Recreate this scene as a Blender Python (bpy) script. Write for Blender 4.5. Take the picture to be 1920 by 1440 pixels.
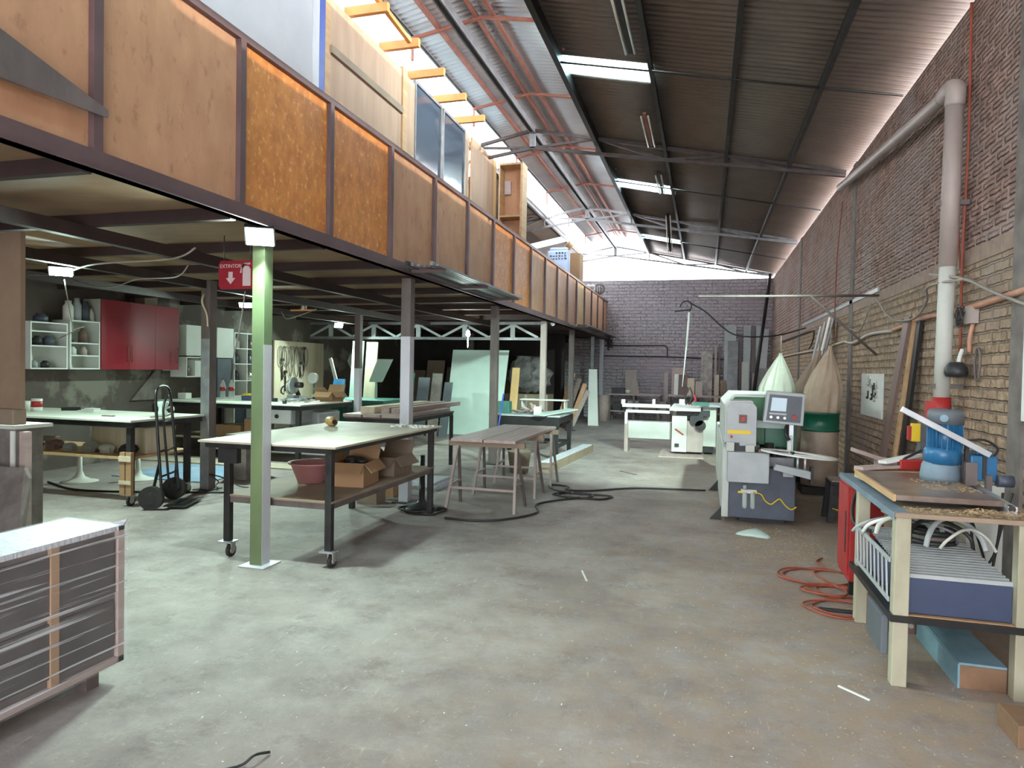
import bpy, bmesh, math, random
from math import sin, cos, pi, radians
from mathutils import Vector, Matrix
random.seed(7)
for o in list(bpy.data.objects): bpy.data.objects.remove(o)
S = bpy.context.scene
COL = S.collection

# ------------------------------------------------------------------ camera, world, sun, exposure
EYE = 1.6
SKYW = 350
yaw, pitch, roll = .2745, -.0227, .0188
c_, s_ = cos(yaw), sin(yaw)
R0, F0, U0 = Vector((c_, s_, 0)), Vector((-s_, c_, 0)), Vector((0, 0, 1))
c_, s_ = cos(pitch), sin(pitch)
FW, UP = F0*c_ + U0*s_, U0*c_ - F0*s_
c_, s_ = cos(roll), sin(roll)
RT, UPR = R0*c_ + UP*s_, UP*c_ - R0*s_
cam = bpy.data.cameras.new('camera'); cam_o = bpy.data.objects.new('camera', cam); COL.objects.link(cam_o)
cam.sensor_width = 36; cam.lens = 36*1280/1920; cam.clip_start = .05; cam.clip_end = 200
cam_o.matrix_world = Matrix(((RT.x, UPR.x, -FW.x, 0), (RT.y, UPR.y, -FW.y, 0), (RT.z, UPR.z, -FW.z, EYE), (0, 0, 0, 1)))
S.camera = cam_o

w = bpy.data.worlds.new('sky'); S.world = w; w.use_nodes = True
bg = w.node_tree.nodes['Background']; bg.inputs[0].default_value = (.92, .95, 1, 1); bg.inputs[1].default_value = 5.2
S.view_settings.view_transform = 'Standard'; S.view_settings.look = 'None'
S.view_settings.exposure = 1.3; S.view_settings.gamma = 1; S.view_settings.use_curve_mapping = False
S.cycles.max_bounces = 8; S.cycles.diffuse_bounces = 5; S.cycles.glossy_bounces = 3
S.cycles.transparent_max_bounces = 12; S.cycles.sample_clamp_indirect = 6
S.cycles.use_denoising = True
sun = bpy.data.lights.new('sun', 'SUN'); sun.energy = 1.6; sun.angle = .01; sun.color = (1, .93, .8)
so = bpy.data.objects.new('sun', sun); COL.objects.link(so)
so.rotation_euler = Vector((.80, .25, .125)).to_track_quat('Z', 'Y').to_euler()

def lamp(kind, loc, energy, color, target=None, **k):
    l = bpy.data.lights.new('lamp_light', kind); l.energy = energy; l.color = color
    for a, b in k.items(): setattr(l, a, b)
    o = bpy.data.objects.new('lamp_light', l); COL.objects.link(o); o.location = loc
    if target: o.rotation_euler = (Vector(loc)-Vector(target)).to_track_quat('Z', 'Y').to_euler()
    return o

# ------------------------------------------------------------------ materials
def mat(name, c1, c2=None, rough=.7, metal=0, scale=6, stretch=(1, 1, 1), bump=0, detail=4, lo=.35, hi=.65, spec=.4, c3=None, s3=1.2, lo3=.5, hi3=.7, bscale=None):
    m = bpy.data.materials.new(name); m.use_nodes = True
    N, L = m.node_tree.nodes, m.node_tree.links
    b = N['Principled BSDF']; b.inputs['Roughness'].default_value = rough; b.inputs['Metallic'].default_value = metal
    b.inputs['Specular IOR Level'].default_value = spec
    if c2 is None: c2 = tuple(x*.78 for x in c1)
    g = N.new('ShaderNodeNewGeometry'); mp = N.new('ShaderNodeMapping'); mp.inputs['Scale'].default_value = stretch
    L.new(g.outputs['Position'], mp.inputs[0])
    def noise(sc, lo, hi, d=4):
        n = N.new('ShaderNodeTexNoise'); n.inputs['Scale'].default_value = sc; n.inputs['Detail'].default_value = d
        n.inputs['Roughness'].default_value = .6
        L.new(mp.outputs[0], n.inputs['Vector'])
        r = N.new('ShaderNodeMapRange'); r.inputs['From Min'].default_value = lo; r.inputs['From Max'].default_value = hi
        L.new(n.outputs['Fac'], r.inputs['Value']); return n, r
    n, r = noise(scale, lo, hi, detail)
    mx = N.new('ShaderNodeMix'); mx.data_type = 'RGBA'; mx.inputs[6].default_value = (*c1, 1); mx.inputs[7].default_value = (*c2, 1)
    L.new(r.outputs[0], mx.inputs[0]); out = mx.outputs[2]
    if c3:
        n3, r3 = noise(s3, lo3, hi3, 5)
        m3 = N.new('ShaderNodeMix'); m3.data_type = 'RGBA'; m3.inputs[7].default_value = (*c3, 1)
        L.new(r3.outputs[0], m3.inputs[0]); L.new(out, m3.inputs[6]); out = m3.outputs[2]
    L.new(out, b.inputs['Base Color'])
    if bump:
        src = n
        if bscale: src, _ = noise(bscale, 0, 1, 5)
        bp = N.new('ShaderNodeBump'); bp.inputs['Strength'].default_value = bump; bp.inputs['Distance'].default_value = .02
        L.new(src.outputs['Fac'], bp.inputs['Height']); L.new(bp.outputs[0], b.inputs['Normal'])
    return m

def emis(name, c, s):
    m = bpy.data.materials.new(name); m.use_nodes = True; b = m.node_tree.nodes['Principled BSDF']
    b.inputs['Base Color'].default_value = (*c, 1); b.inputs['Emission Color'].default_value = (*c, 1); b.inputs['Emission Strength'].default_value = s
    return m

def brick_mat(name, axes, ca, cb, mortar, bump=.6, dist=.035, *, bw=.26, bh=.085, ms=.014, c3=None, nb=14, lo3=.45):
    """brickwork laid on the plane of the two given axes, in metres"""
    m = bpy.data.materials.new(name); m.use_nodes = True
    N, L = m.node_tree.nodes, m.node_tree.links; b = N['Principled BSDF']; b.inputs['Roughness'].default_value = .9
    b.inputs['Specular IOR Level'].default_value = .15
    g = N.new('ShaderNodeNewGeometry'); sp = N.new('ShaderNodeSeparateXYZ'); cb_ = N.new('ShaderNodeCombineXYZ')
    L.new(g.outputs['Position'], sp.inputs[0]); L.new(sp.outputs[axes[0]], cb_.inputs[0]); L.new(sp.outputs[axes[1]], cb_.inputs[1])
    # wobbly courses
    wn = N.new('ShaderNodeTexNoise'); wn.inputs['Scale'].default_value = 9; wn.inputs['Detail'].default_value = 3
    L.new(g.outputs['Position'], wn.inputs['Vector'])
    ad = N.new('ShaderNodeVectorMath'); ad.operation = 'MULTIPLY_ADD'; ad.inputs[1].default_value = (.035, .03, 0)
    L.new(wn.outputs['Color'], ad.inputs[0]); L.new(cb_.outputs[0], ad.inputs[2])
    t = N.new('ShaderNodeTexBrick'); t.inputs['Scale'].default_value = 1; t.inputs['Brick Width'].default_value = bw
    t.inputs['Row Height'].default_value = bh; t.inputs['Mortar Size'].default_value = ms; t.inputs['Mortar Smooth'].default_value = .6
    t.inputs['Color1'].default_value = (*ca, 1); t.inputs['Color2'].default_value = (*cb, 1); t.inputs['Mortar'].default_value = (*mortar, 1)
    L.new(ad.outputs[0], t.inputs['Vector'])
    n = N.new('ShaderNodeTexNoise'); n.inputs['Scale'].default_value = nb; n.inputs['Detail'].default_value = 6; n.inputs['Roughness'].default_value = .7
    L.new(g.outputs['Position'], n.inputs['Vector'])
    mr = N.new('ShaderNodeMapRange'); mr.inputs['From Min'].default_value = .3; mr.inputs['From Max'].default_value = .7
    mr.inputs['To Min'].default_value = .5; mr.inputs['To Max'].default_value = 1.35
    L.new(n.outputs['Fac'], mr.inputs['Value'])
    mu = N.new('ShaderNodeMix'); mu.data_type = 'RGBA'; mu.blend_type = 'MULTIPLY'; mu.inputs[0].default_value = 1
    L.new(t.outputs['Color'], mu.inputs[6]); L.new(mr.outputs[0], mu.inputs[7]); out = mu.outputs[2]
    if c3:
        n2 = N.new('ShaderNodeTexNoise'); n2.inputs['Scale'].default_value = .9; n2.inputs['Detail'].default_value = 6
        L.new(g.outputs['Position'], n2.inputs['Vector'])
        r2 = N.new('ShaderNodeMapRange'); r2.inputs['From Min'].default_value = lo3; r2.inputs['From Max'].default_value = lo3+.2
        L.new(n2.outputs['Fac'], r2.inputs['Value'])
        m2 = N.new('ShaderNodeMix'); m2.data_type = 'RGBA'; m2.inputs[7].default_value = (*c3, 1)
        L.new(r2.outputs[0], m2.inputs[0]); L.new(out, m2.inputs[6]); out = m2.outputs[2]
    L.new(out, b.inputs['Base Color'])
    sb = N.new('ShaderNodeMath'); sb.operation = 'MULTIPLY_ADD'; sb.inputs[1].default_value = -1.0
    L.new(t.outputs['Fac'], sb.inputs[0]); L.new(n.outputs['Fac'], sb.inputs[2])
    bp = N.new('ShaderNodeBump'); bp.inputs['Strength'].default_value = bump; bp.inputs['Distance'].default_value = dist
    L.new(sb.outputs[0], bp.inputs['Height']); L.new(bp.outputs[0], b.inputs['Normal'])
    return m

def floor_mat():
    m = bpy.data.materials.new('worn_concrete'); m.use_nodes = True
    N, L = m.node_tree.nodes, m.node_tree.links; b = N['Principled BSDF']
    g = N.new('ShaderNodeNewGeometry')
    def nz(sc, lo, hi, det=6, st=(1, 1, 1), rough=.65):
        mp = N.new('ShaderNodeMapping'); mp.inputs['Scale'].default_value = st; L.new(g.outputs['Position'], mp.inputs[0])
        n = N.new('ShaderNodeTexNoise'); n.inputs['Scale'].default_value = sc; n.inputs['Detail'].default_value = det
        n.inputs['Roughness'].default_value = rough; L.new(mp.outputs[0], n.inputs['Vector'])
        r = N.new('ShaderNodeMapRange'); r.inputs['From Min'].default_value = lo; r.inputs['From Max'].default_value = hi
        L.new(n.outputs['Fac'], r.inputs['Value']); return n, r.outputs[0]
    def mix(f, a, bcol, k=1.0):
        x = N.new('ShaderNodeMix'); x.data_type = 'RGBA'
        if k != 1.0:
            q = N.new('ShaderNodeMath'); q.operation = 'MULTIPLY'; q.inputs[1].default_value = k; L.new(f, q.inputs[0]); f = q.outputs[0]
        L.new(f, x.inputs[0])
        if isinstance(a, tuple): x.inputs[6].default_value = (*a, 1)
        else: L.new(a, x.inputs[6])
        x.inputs[7].default_value = (*bcol, 1); return x.outputs[2]
    _, f1 = nz(1.1, .35, .65, 9, rough=.68)
    col = mix(f1, (.325, .285, .265), (.185, .155, .147))
    _, f2 = nz(.7, .48, .60, 9, rough=.72); col = mix(f2, col, (.43, .40, .37), .5)
    _, f3 = nz(2.6, .54, .64, 9, rough=.8); col = mix(f3, col, (.14, .11, .10), .5)
    _, f4 = nz(38, .62, .74, 3); col = mix(f4, col, (.52, .45, .37), .5)
    _, f4 = nz(60, .62, .72, 3); col = mix(f4, col, (.10, .085, .075), .6)
    _, f5 = nz(7, .60, .70, 6, (.5, 1.6, 1), .8); col = mix(f5, col, (.48, .47, .44), .5)
    n6, f6 = nz(11, .60, .66, 9, (2.2, .35, 1), .8); col = mix(f6, col, (.62, .60, .57), .55)
    # sawdust film spreading from the machines along the right side
    sp = N.new('ShaderNodeSeparateXYZ'); L.new(g.outputs['Position'], sp.inputs[0])
    rx = N.new('ShaderNodeMapRange'); rx.inputs['From Min'].default_value = -2.2; rx.inputs['From Max'].default_value = 1.4; L.new(sp.outputs[0], rx.inputs['Value'])
    n7, f7 = nz(5, .35, .62, 8)
    q = N.new('ShaderNodeMath'); q.operation = 'MULTIPLY'; L.new(rx.outputs[0], q.inputs[0]); L.new(f7, q.inputs[1])
    col = mix(q.outputs[0], col, (.33, .235, .155), .85)
    L.new(col, b.inputs['Base Color'])
    nr, _ = nz(2.0, 0, 1)
    rr = N.new('ShaderNodeMapRange'); rr.inputs['To Min'].default_value = .55; rr.inputs['To Max'].default_value = .95
    L.new(nr.outputs['Fac'], rr.inputs['Value']); L.new(rr.outputs[0], b.inputs['Roughness']); b.inputs['Specular IOR Level'].default_value = .3
    nb, _ = nz(22, 0, 1, 8, rough=.75)
    bp = N.new('ShaderNodeBump'); bp.inputs['Strength'].default_value = .35; bp.inputs['Distance'].default_value = .01
    L.new(nb.outputs['Fac'], bp.inputs['Height']); L.new(bp.outputs[0], b.inputs['Normal'])
    return m

def glass_mat(name, c, rough=.05, alpha=.25):
    m = bpy.data.materials.new(name); m.use_nodes = True; b = m.node_tree.nodes['Principled BSDF']
    b.inputs['Base Color'].default_value = (*c, 1); b.inputs['Roughness'].default_value = rough; b.inputs['Alpha'].default_value = alpha
    return m

def translucent(name, c):
    m = bpy.data.materials.new(name); m.use_nodes = True; N, L = m.node_tree.nodes, m.node_tree.links
    N.remove(N['Principled BSDF']); t = N.new('ShaderNodeBsdfTranslucent'); t.inputs[0].default_value = (*c, 1)
    d = N.new('ShaderNodeBsdfDiffuse'); d.inputs[0].default_value = (*c, 1); x = N.new('ShaderNodeMixShader'); x.inputs[0].default_value = .3
    L.new(t.outputs[0], x.inputs[1]); L.new(d.outputs[0], x.inputs[2]); L.new(x.outputs[0], N['Material Output'].inputs[0])
    return m

def film_mat():
    m = bpy.data.materials.new('stretch_film'); m.use_nodes = True; N, L = m.node_tree.nodes, m.node_tree.links
    b = N['Principled BSDF']; b.inputs['Base Color'].default_value = (.75, .76, .80, 1); b.inputs['Roughness'].default_value = .25
    g = N.new('ShaderNodeNewGeometry'); mp = N.new('ShaderNodeMapping'); mp.inputs['Scale'].default_value = (1.2, .5, 34); mp.inputs['Rotation'].default_value = (.12, 0, 0)
    L.new(g.outputs['Position'], mp.inputs[0]); n = N.new('ShaderNodeTexNoise'); n.inputs['Scale'].default_value = 1.6; n.inputs['Detail'].default_value = 5
    L.new(mp.outputs[0], n.inputs['Vector']); r = N.new('ShaderNodeMapRange'); r.inputs['From Min'].default_value = .53; r.inputs['From Max'].default_value = .66
    r.inputs['To Min'].default_value = .10; r.inputs['To Max'].default_value = .75
    L.new(n.outputs['Fac'], r.inputs['Value']); L.new(r.outputs[0], b.inputs['Alpha'])
    bp = N.new('ShaderNodeBump'); bp.inputs['Strength'].default_value = .6; L.new(n.outputs['Fac'], bp.inputs['Height']); L.new(bp.outputs[0], b.inputs['Normal'])
    return m

M = {}
M['floor'] = floor_mat()
M['brick_tan'] = brick_mat('rough_tan_brick', (1, 2), (.50, .36, .25), (.41, .29, .205), (.31, .23, .175), .9, .045, c3=(.37, .29, .235), lo3=.48)
M['brick_red'] = brick_mat('rough_red_brick', (1, 2), (.42, .265, .215), (.355, .235, .20), (.365, .25, .215), .9, .06, bw=.24, bh=.08, ms=.03, c3=(.38, .30, .275), nb=7)
M['brick_far'] = brick_mat('grey_block', (0, 2), (.48, .43, .455), (.42, .37, .40), (.33, .29, .31), .8, .04, bw=.38, bh=.11, ms=.02, c3=(.41, .36, .39))
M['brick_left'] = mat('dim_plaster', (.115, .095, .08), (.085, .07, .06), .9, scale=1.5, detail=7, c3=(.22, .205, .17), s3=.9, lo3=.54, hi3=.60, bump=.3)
M['concrete'] = mat('grey_concrete', (.21, .185, .165), (.14, .12, .11), .9, bump=.4)
M['ply'] = mat('tan_plywood', (.53, .285, .16), (.44, .225, .125), .6, scale=5, stretch=(1, 1.2, .6), detail=10, c3=(.33, .16, .085), s3=11, lo3=.58, hi3=.72)
M['ply_orange'] = mat('orange_varnished_plywood', (.66, .255, .06), (.47, .16, .035), .5, scale=7, stretch=(1, 1.4, 1.0), detail=8, c3=(.82, .46, .17), s3=16, lo3=.55, hi3=.72)
M['ply_pale'] = mat('pale_plywood', (.45, .30, .20), (.38, .245, .165), .65, scale=4, stretch=(1, 2, .3), detail=8)
M['ply_yellow'] = mat('yellow_plywood', (.66, .44, .20), (.55, .35, .15), .6, scale=5, stretch=(1, 2, .4), detail=7)
M['maroon'] = mat('maroon_steel', (.135, .082, .085), (.10, .06, .062), .5, .2, scale=3, spec=.5)
M['rust'] = mat('red_oxide_steel', (.33, .12, .08), (.24, .08, .055), .6, .1)
M['greysteel'] = mat('grey_painted_steel', (.26, .26, .27), (.18, .18, .19), .45, .4)
M['darksteel'] = mat('dark_steel', (.05, .05, .05), (.03, .028, .028), .5, .5)
M['blacksteel'] = mat('black_steel', (.022, .022, .022), (.03, .03, .03), .4, .4)
M['sheet_dark'] = mat('shaded_brown_sheet', (.185, .145, .12), (.15, .115, .098), .42, .35, scale=2, spec=.5)  # lower slopes: their shade is put into the darker colour
M['sheet_bright'] = mat('lit_grey_sheet', (.46, .45, .46), (.38, .365, .38), .42, .15, scale=1.3, c3=(.34, .24, .18), s3=.8, lo3=.62, hi3=.8)  # raised ridge: daylight on it is put into the paler colour
M['white'] = mat('white_melamine', (.74, .76, .72), (.66, .68, .64), .45, scale=2)
M['offwhite'] = mat('off_white', (.58, .59, .53), (.48, .49, .44), .55, scale=3)
M['red'] = mat('red_gloss_door', (.26, .015, .028), (.21, .012, .022), .3, scale=1.5)
M['redpaint'] = mat('red_paint', (.40, .028, .026), (.33, .025, .024), .45)
M['green'] = mat('green_enamel', (.03, .16, .055), (.02, .12, .04), .4)
M['darkgreen'] = mat('dark_green_enamel', (.01, .12, .065), (.008, .09, .05), .35)
M['teal'] = mat('teal_green_paint', (.055, .17, .135), (.04, .12, .10), .55)
M['palegreen'] = mat('pale_green_white_paint', (.53, .55, .51), (.45, .47, .43), .5, scale=2)
M['lgrey'] = mat('light_grey_enamel', (.40, .425, .43), (.34, .365, .37), .4)
M['navy'] = mat('slate_navy_enamel', (.075, .088, .12), (.055, .065, .09), .45)
M['bluebox'] = mat('blue_laminate', (.045, .062, .12), (.038, .052, .10), .5)
M['lightblue'] = mat('light_blue_board', (.20, .32, .38), (.15, .25, .30), .6)
M['blue'] = mat('blue_motor_enamel', (.025, .14, .29), (.018, .10, .21), .35, c3=(.10, .16, .19), s3=8, lo3=.6, hi3=.8)
M['bluegrey'] = mat('dusty_blue_grey', (.17, .235, .29), (.14, .19, .23), .6)
M['card'] = mat('cardboard', (.40, .245, .13), (.34, .205, .11), .85, scale=3)
M['card_dull'] = mat('dull_cardboard', (.25, .19, .14), (.20, .15, .11), .85, scale=3)
M['wood'] = mat('pine', (.55, .36, .19), (.44, .27, .14), .65, scale=3, stretch=(4, .6, 4), detail=6)
M['wood_pale'] = mat('pale_timber', (.62, .54, .40), (.52, .44, .32), .65, scale=3, stretch=(4, 4, .5), detail=6)
M['wood_dark'] = mat('walnut_board', (.17, .105, .085), (.13, .08, .065), .5, scale=3, stretch=(3, 3, .4), detail=6)
M['wood_orange'] = mat('orange_timber', (.72, .30, .09), (.60, .24, .07), .6, scale=4)
M['wood_greypink'] = mat('weathered_board', (.46, .36, .33), (.37, .285, .26), .6, scale=3, stretch=(5, .5, 5), detail=6)
M['tabletop'] = mat('dusty_ply_top', (.50, .44, .34), (.40, .34, .26), .6, scale=3, stretch=(1, .7, 1), detail=8, c3=(.62, .58, .48), s3=2, lo3=.5, hi3=.7)
M['benchtop'] = mat('white_bench_top', (.62, .64, .56), (.54, .56, .48), .5, scale=2, detail=7, c3=(.45, .45, .36), s3=3, lo3=.6, hi3=.8)
M['mdf'] = mat('dusty_mdf', (.30, .225, .16), (.24, .18, .13), .7, scale=4, detail=7)
M['polished'] = mat('brown_laminate', (.17, .12, .095), (.12, .085, .07), .3, scale=3, detail=7, c3=(.30, .24, .19), s3=2.5, lo3=.5, hi3=.7)
M['postgreen'] = mat('green_painted_post', (.17, .225, .11), (.12, .17, .085), .5, scale=4, stretch=(1, 1, .4), detail=6)
M['postwhite'] = mat('white_painted_post', (.56, .56, .60), (.46, .46, .50), .5, scale=4, stretch=(1, 1, .4))
M['postbrown'] = mat('brown_grey_post', (.16, .13, .12), (.10, .08, .075), .5, scale=5, stretch=(1, 1, .3), detail=6)
M['pvc'] = mat('dusty_grey_pvc', (.42, .345, .31), (.33, .27, .245), .45, scale=3, stretch=(1, 1, .6), detail=6)
M['conduit'] = mat('orange_conduit', (.52, .27, .19), (.42, .21, .14), .6)
M['cord_red'] = mat('red_orange_cord', (.33, .075, .04), (.26, .055, .03), .5)
M['cord_black'] = mat('black_cord', (.018, .018, .018), (.03, .028, .026), .5)
M['cord_grey'] = mat('grey_cord', (.32, .29, .25), (.25, .22, .20), .6)
M['rubber'] = mat('black_rubber', (.02, .02, .02), (.035, .033, .03), .7)
M['black'] = mat('black_plastic', (.02, .02, .022), (.03, .03, .032), .45)
M['chrome'] = mat('worn_zinc', (.55, .53, .49), (.42, .40, .37), .35, .8)
M['alu'] = mat('aluminium', (.55, .57, .60), (.46, .48, .50), .35, .6)
M['cloth_white'] = mat('cream_filter_cloth', (.42, .42, .36), (.35, .35, .295), .85, scale=4)
M['cloth_tan'] = mat('tan_filter_cloth', (.46, .36, .27), (.38, .29, .215), .9, scale=4)
M['cloth_brown'] = mat('brown_filter_cloth', (.33, .25, .19), (.27, .20, .15), .9, scale=4)
M['bag'] = mat('translucent_sawdust_bag', (.44, .34, .26), (.36, .27, .20), .45, scale=4, c3=(.52, .44, .36), s3=3)
M['pink'] = mat('pink_plastic', (.50, .23, .23), (.44, .19, .19), .5)
M['ochre'] = mat('ochre_gourd', (.50, .31, .10), (.36, .20, .06), .5, scale=18)
M['yellow'] = mat('yellow_label', (.78, .55, .03), (.72, .50, .03), .5)
M['signred'] = mat('sign_red', (.26, .015, .025), (.22, .012, .02), .45)
M['signwhite'] = mat('sign_white', (.50, .40, .40), (.46, .36, .36), .5)
M['screen'] = emis('lit_screen', (.45, .56, .63), .12)
M['panelgrey'] = mat('dark_grey_panel', (.11, .125, .14), (.09, .10, .115), .5)
M['led'] = emis('led_panel', (.82, 1, .96), 60)
M['bulb'] = emis('glowing_bulb', (.85, 1, .97), 18)
M['tube'] = mat('unlit_tube', (.60, .58, .52), (.5, .48, .43), .3)
M['glass'] = glass_mat('dusty_blue_glass', (.06, .08, .11), .12, .95)
M['clear'] = glass_mat('clear_plastic', (.70, .78, .74), .08, .35)
M['poly'] = translucent('translucent_roof_sheet', (.80, .92, .95))
M['film'] = film_mat()
M['sparkle'] = mat('white_foam_wrap', (.74, .76, .82), (.45, .47, .52), .5, scale=22, stretch=(1, 3, 1), detail=7, bump=.6)
M['shavings'] = mat('wood_shavings', (.60, .45, .27), (.42, .30, .17), .9, scale=60)
M['glassgreen'] = mat('pale_teal_panel', (.50, .62, .56), (.44, .55, .50), .4, scale=1.5)
M['sack'] = mat('blue_white_sack', (.50, .60, .80), (.42, .52, .72), .6)
M['pinkwall'] = mat('grey_door_sheet', (.50, .50, .52), (.42, .42, .45), .6, scale=1)
M['bayshade'] = mat('bay_shade_partition', (.035, .028, .027), (.022, .018, .018), .95, scale=2)  # near-black stands for the shade deep in the bay
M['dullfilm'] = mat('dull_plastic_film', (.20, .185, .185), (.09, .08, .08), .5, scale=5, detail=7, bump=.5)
M['joist'] = mat('dark_joist', (.05, .028, .028), (.035, .022, .02), .6, .1)
M['bandbrown'] = mat('brown_band', (.33, .24, .19), (.24, .17, .14), .9, scale=9, bump=.5)
M['brownsteel'] = mat('brown_steel', (.085, .065, .06), (.055, .042, .04), .5, .3)
M['brownwood'] = mat('brown_wood_block', (.24, .14, .08), (.17, .10, .06), .8, scale=5)
M['shadeply'] = mat('shaded_brown_ply', (.27, .185, .125), (.22, .15, .10), .75, scale=3)  # plywood standing in shade; the shade is put into its colour
M['stone'] = mat('speckled_marble', (.46, .43, .40), (.24, .20, .18), .5, scale=9, detail=7)
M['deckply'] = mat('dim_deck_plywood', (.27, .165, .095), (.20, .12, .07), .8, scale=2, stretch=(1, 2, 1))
M['steelblue'] = mat('faded_blue_floor_sheet', (.22, .32, .46), (.17, .26, .38), .6, scale=3, c3=(.34, .38, .40), s3=2)

# ------------------------------------------------------------------ mesh builder
ORG = {}
class MB:
    def __init__(s): s.v = []; s.f = []; s.fm = []; s.mi = 0; s.sm = []; s.smooth = False
    def add(s, vs, fs):
        b = len(s.v); s.v += [tuple(v) for v in vs]
        for f in fs: s.f.append([b+i for i in f]); s.fm.append(s.mi); s.sm.append(s.smooth)
        return s
    def hexa(s, c):  # 8 corners, bottom ring then top ring (ccw seen from above)
        return s.add(c, [(3, 2, 1, 0), (4, 5, 6, 7), (0, 1, 5, 4), (1, 2, 6, 5), (2, 3, 7, 6), (3, 0, 4, 7)])
    def bx(s, x0, x1, y0, y1, z0, z1):
        return s.hexa([(x0, y0, z0), (x1, y0, z0), (x1, y1, z0), (x0, y1, z0), (x0, y0, z1), (x1, y0, z1), (x1, y1, z1), (x0, y1, z1)])
    def beam(s, p0, p1, w, t, wd=(0, 0, 1)):
        """bar from p0 to p1, w wide along wd (made square to the bar), t thick"""
        p0, p1 = Vector(p0), Vector(p1); d = (p1-p0).normalized(); wd = Vector(wd)
        if abs(d.dot(wd)) > .98: wd = Vector((1, 0, 0)) if abs(d.x) < .9 else Vector((0, 1, 0))
        a = (wd-d*wd.dot(d)).normalized()*w/2; b = d.cross(a).normalized()*t/2
        return s.hexa([p0-a-b, p0+a-b, p0+a+b, p0-a+b, p1-a-b, p1+a-b, p1+a+b, p1-a+b])
    def cyl(s, p0, p1, r, r2=None, n=14, caps=True):
        p0, p1 = Vector(p0), Vector(p1); r2 = r if r2 is None else r2; d = (p1-p0).normalized()
        u = d.orthogonal().normalized(); v = d.cross(u); vs = []
        for p, q in ((p0, r), (p1, r2)):
            for i in range(n): a = 2*pi*i/n; vs.append(p+(u*cos(a)+v*sin(a))*q)
        sm = s.smooth; s.smooth = True
        s.add(vs, [(i, (i+1) % n, n+(i+1) % n, n+i) for i in range(n)]); s.smooth = False
        if caps: s.add(vs, [list(range(n))[::-1], list(range(n, 2*n))])
        s.smooth = sm; return s
    def tube(s, pts, r, n=8, sub=5, closed=False, smooth=True):
        P = [Vector(p) for p in pts]
        if smooth and len(P) > 2:
            Q = []; m = len(P)
            for i in range(m if closed else m-1):
                if closed: a, b, c, d = P[(i-1) % m], P[i], P[(i+1) % m], P[(i+2) % m]
                else: a, b, c, d = P[max(i-1, 0)], P[i], P[i+1], P[min(i+2, m-1)]
                for k in range(sub):
                    t = k/sub; Q.append(.5*((2*b)+(c-a)*t+(2*a-5*b+4*c-d)*t*t+(3*b-a-3*c+d)*t**3))
            if not closed: Q.append(P[-1])
            P = Q
        m = len(P); vs = []; prev = None
        for i, p in enumerate(P):
            d = (P[(i+1) % m if closed else min(i+1, m-1)]-P[(i-1) % m if closed else max(i-1, 0)])
            if d.length < 1e-6: d = Vector((0, 0, 1))
            d.normalize(); u = d.orthogonal() if prev is None else prev-d*prev.dot(d)
            if u.length < 1e-4: u = d.orthogonal()
            u.normalize(); prev = u; v = d.cross(u)
            rr = r(i/(m-1)) if callable(r) else r
            for k in range(n): a = 2*pi*k/n; vs.append(p+(u*cos(a)+v*sin(a))*rr)
        fs = []
        for i in range(m if closed else m-1):
            j = (i+1) % m
            for k in range(n): fs.append((i*n+k, i*n+(k+1) % n, j*n+(k+1) % n, j*n+k))
        if not closed: fs += [list(range(n))[::-1], list(range((m-1)*n, m*n))]
        sm = s.smooth; s.smooth = True; s.add(vs, fs); s.smooth = sm; return s
    def lathe(s, prof, c=(0, 0, 0), n=24, axis=(0, 0, 1), wob=None):
        c = Vector(c); ax = Vector(axis).normalized(); u = ax.orthogonal().normalized(); v = ax.cross(u); vs = []
        for j, (r, z) in enumerate(prof):
            for i in range(n):
                a = 2*pi*i/n; q = r*(1 if wob is None else wob(a, j/(len(prof)-1)))
                vs.append(c+ax*z+(u*cos(a)+v*sin(a))*q)
        fs = [(j*n+i, j*n+(i+1) % n, (j+1)*n+(i+1) % n, (j+1)*n+i) for j in range(len(prof)-1) for i in range(n)]
        if prof[0][0] > 1e-5: fs.append(list(range(n))[::-1])
        if prof[-1][0] > 1e-5: fs.append(list(range((len(prof)-1)*n, len(prof)*n)))
        sm = s.smooth; s.smooth = True; s.add(vs, fs); s.smooth = sm; return s
    def prism(s, pts, d):
        """polygon extruded by vector d"""
        P = [Vector(p) for p in pts]; d = Vector(d); n = len(P)
        return s.add(P+[p+d for p in P], [list(range(n))[::-1], list(range(n, 2*n))]+[(i, (i+1) % n, n+(i+1) % n, n+i) for i in range(n)])
    def sphere(s, c, r, n=12, sc=(1, 1, 1)):
        m = n//2+1; vs = []
        for j in range(m+1):
            t = pi*j/m
            for i in range(n): a = 2*pi*i/n; vs.append((c[0]+r*sc[0]*sin(t)*cos(a), c[1]+r*sc[1]*sin(t)*sin(a), c[2]+r*sc[2]*cos(t)))
        sm = s.smooth; s.smooth = True
        s.add(vs, [(j*n+i, (j+1)*n+i, (j+1)*n+(i+1) % n, j*n+(i+1) % n) for j in range(m) for i in range(n)]); s.smooth = sm; return s
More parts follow.
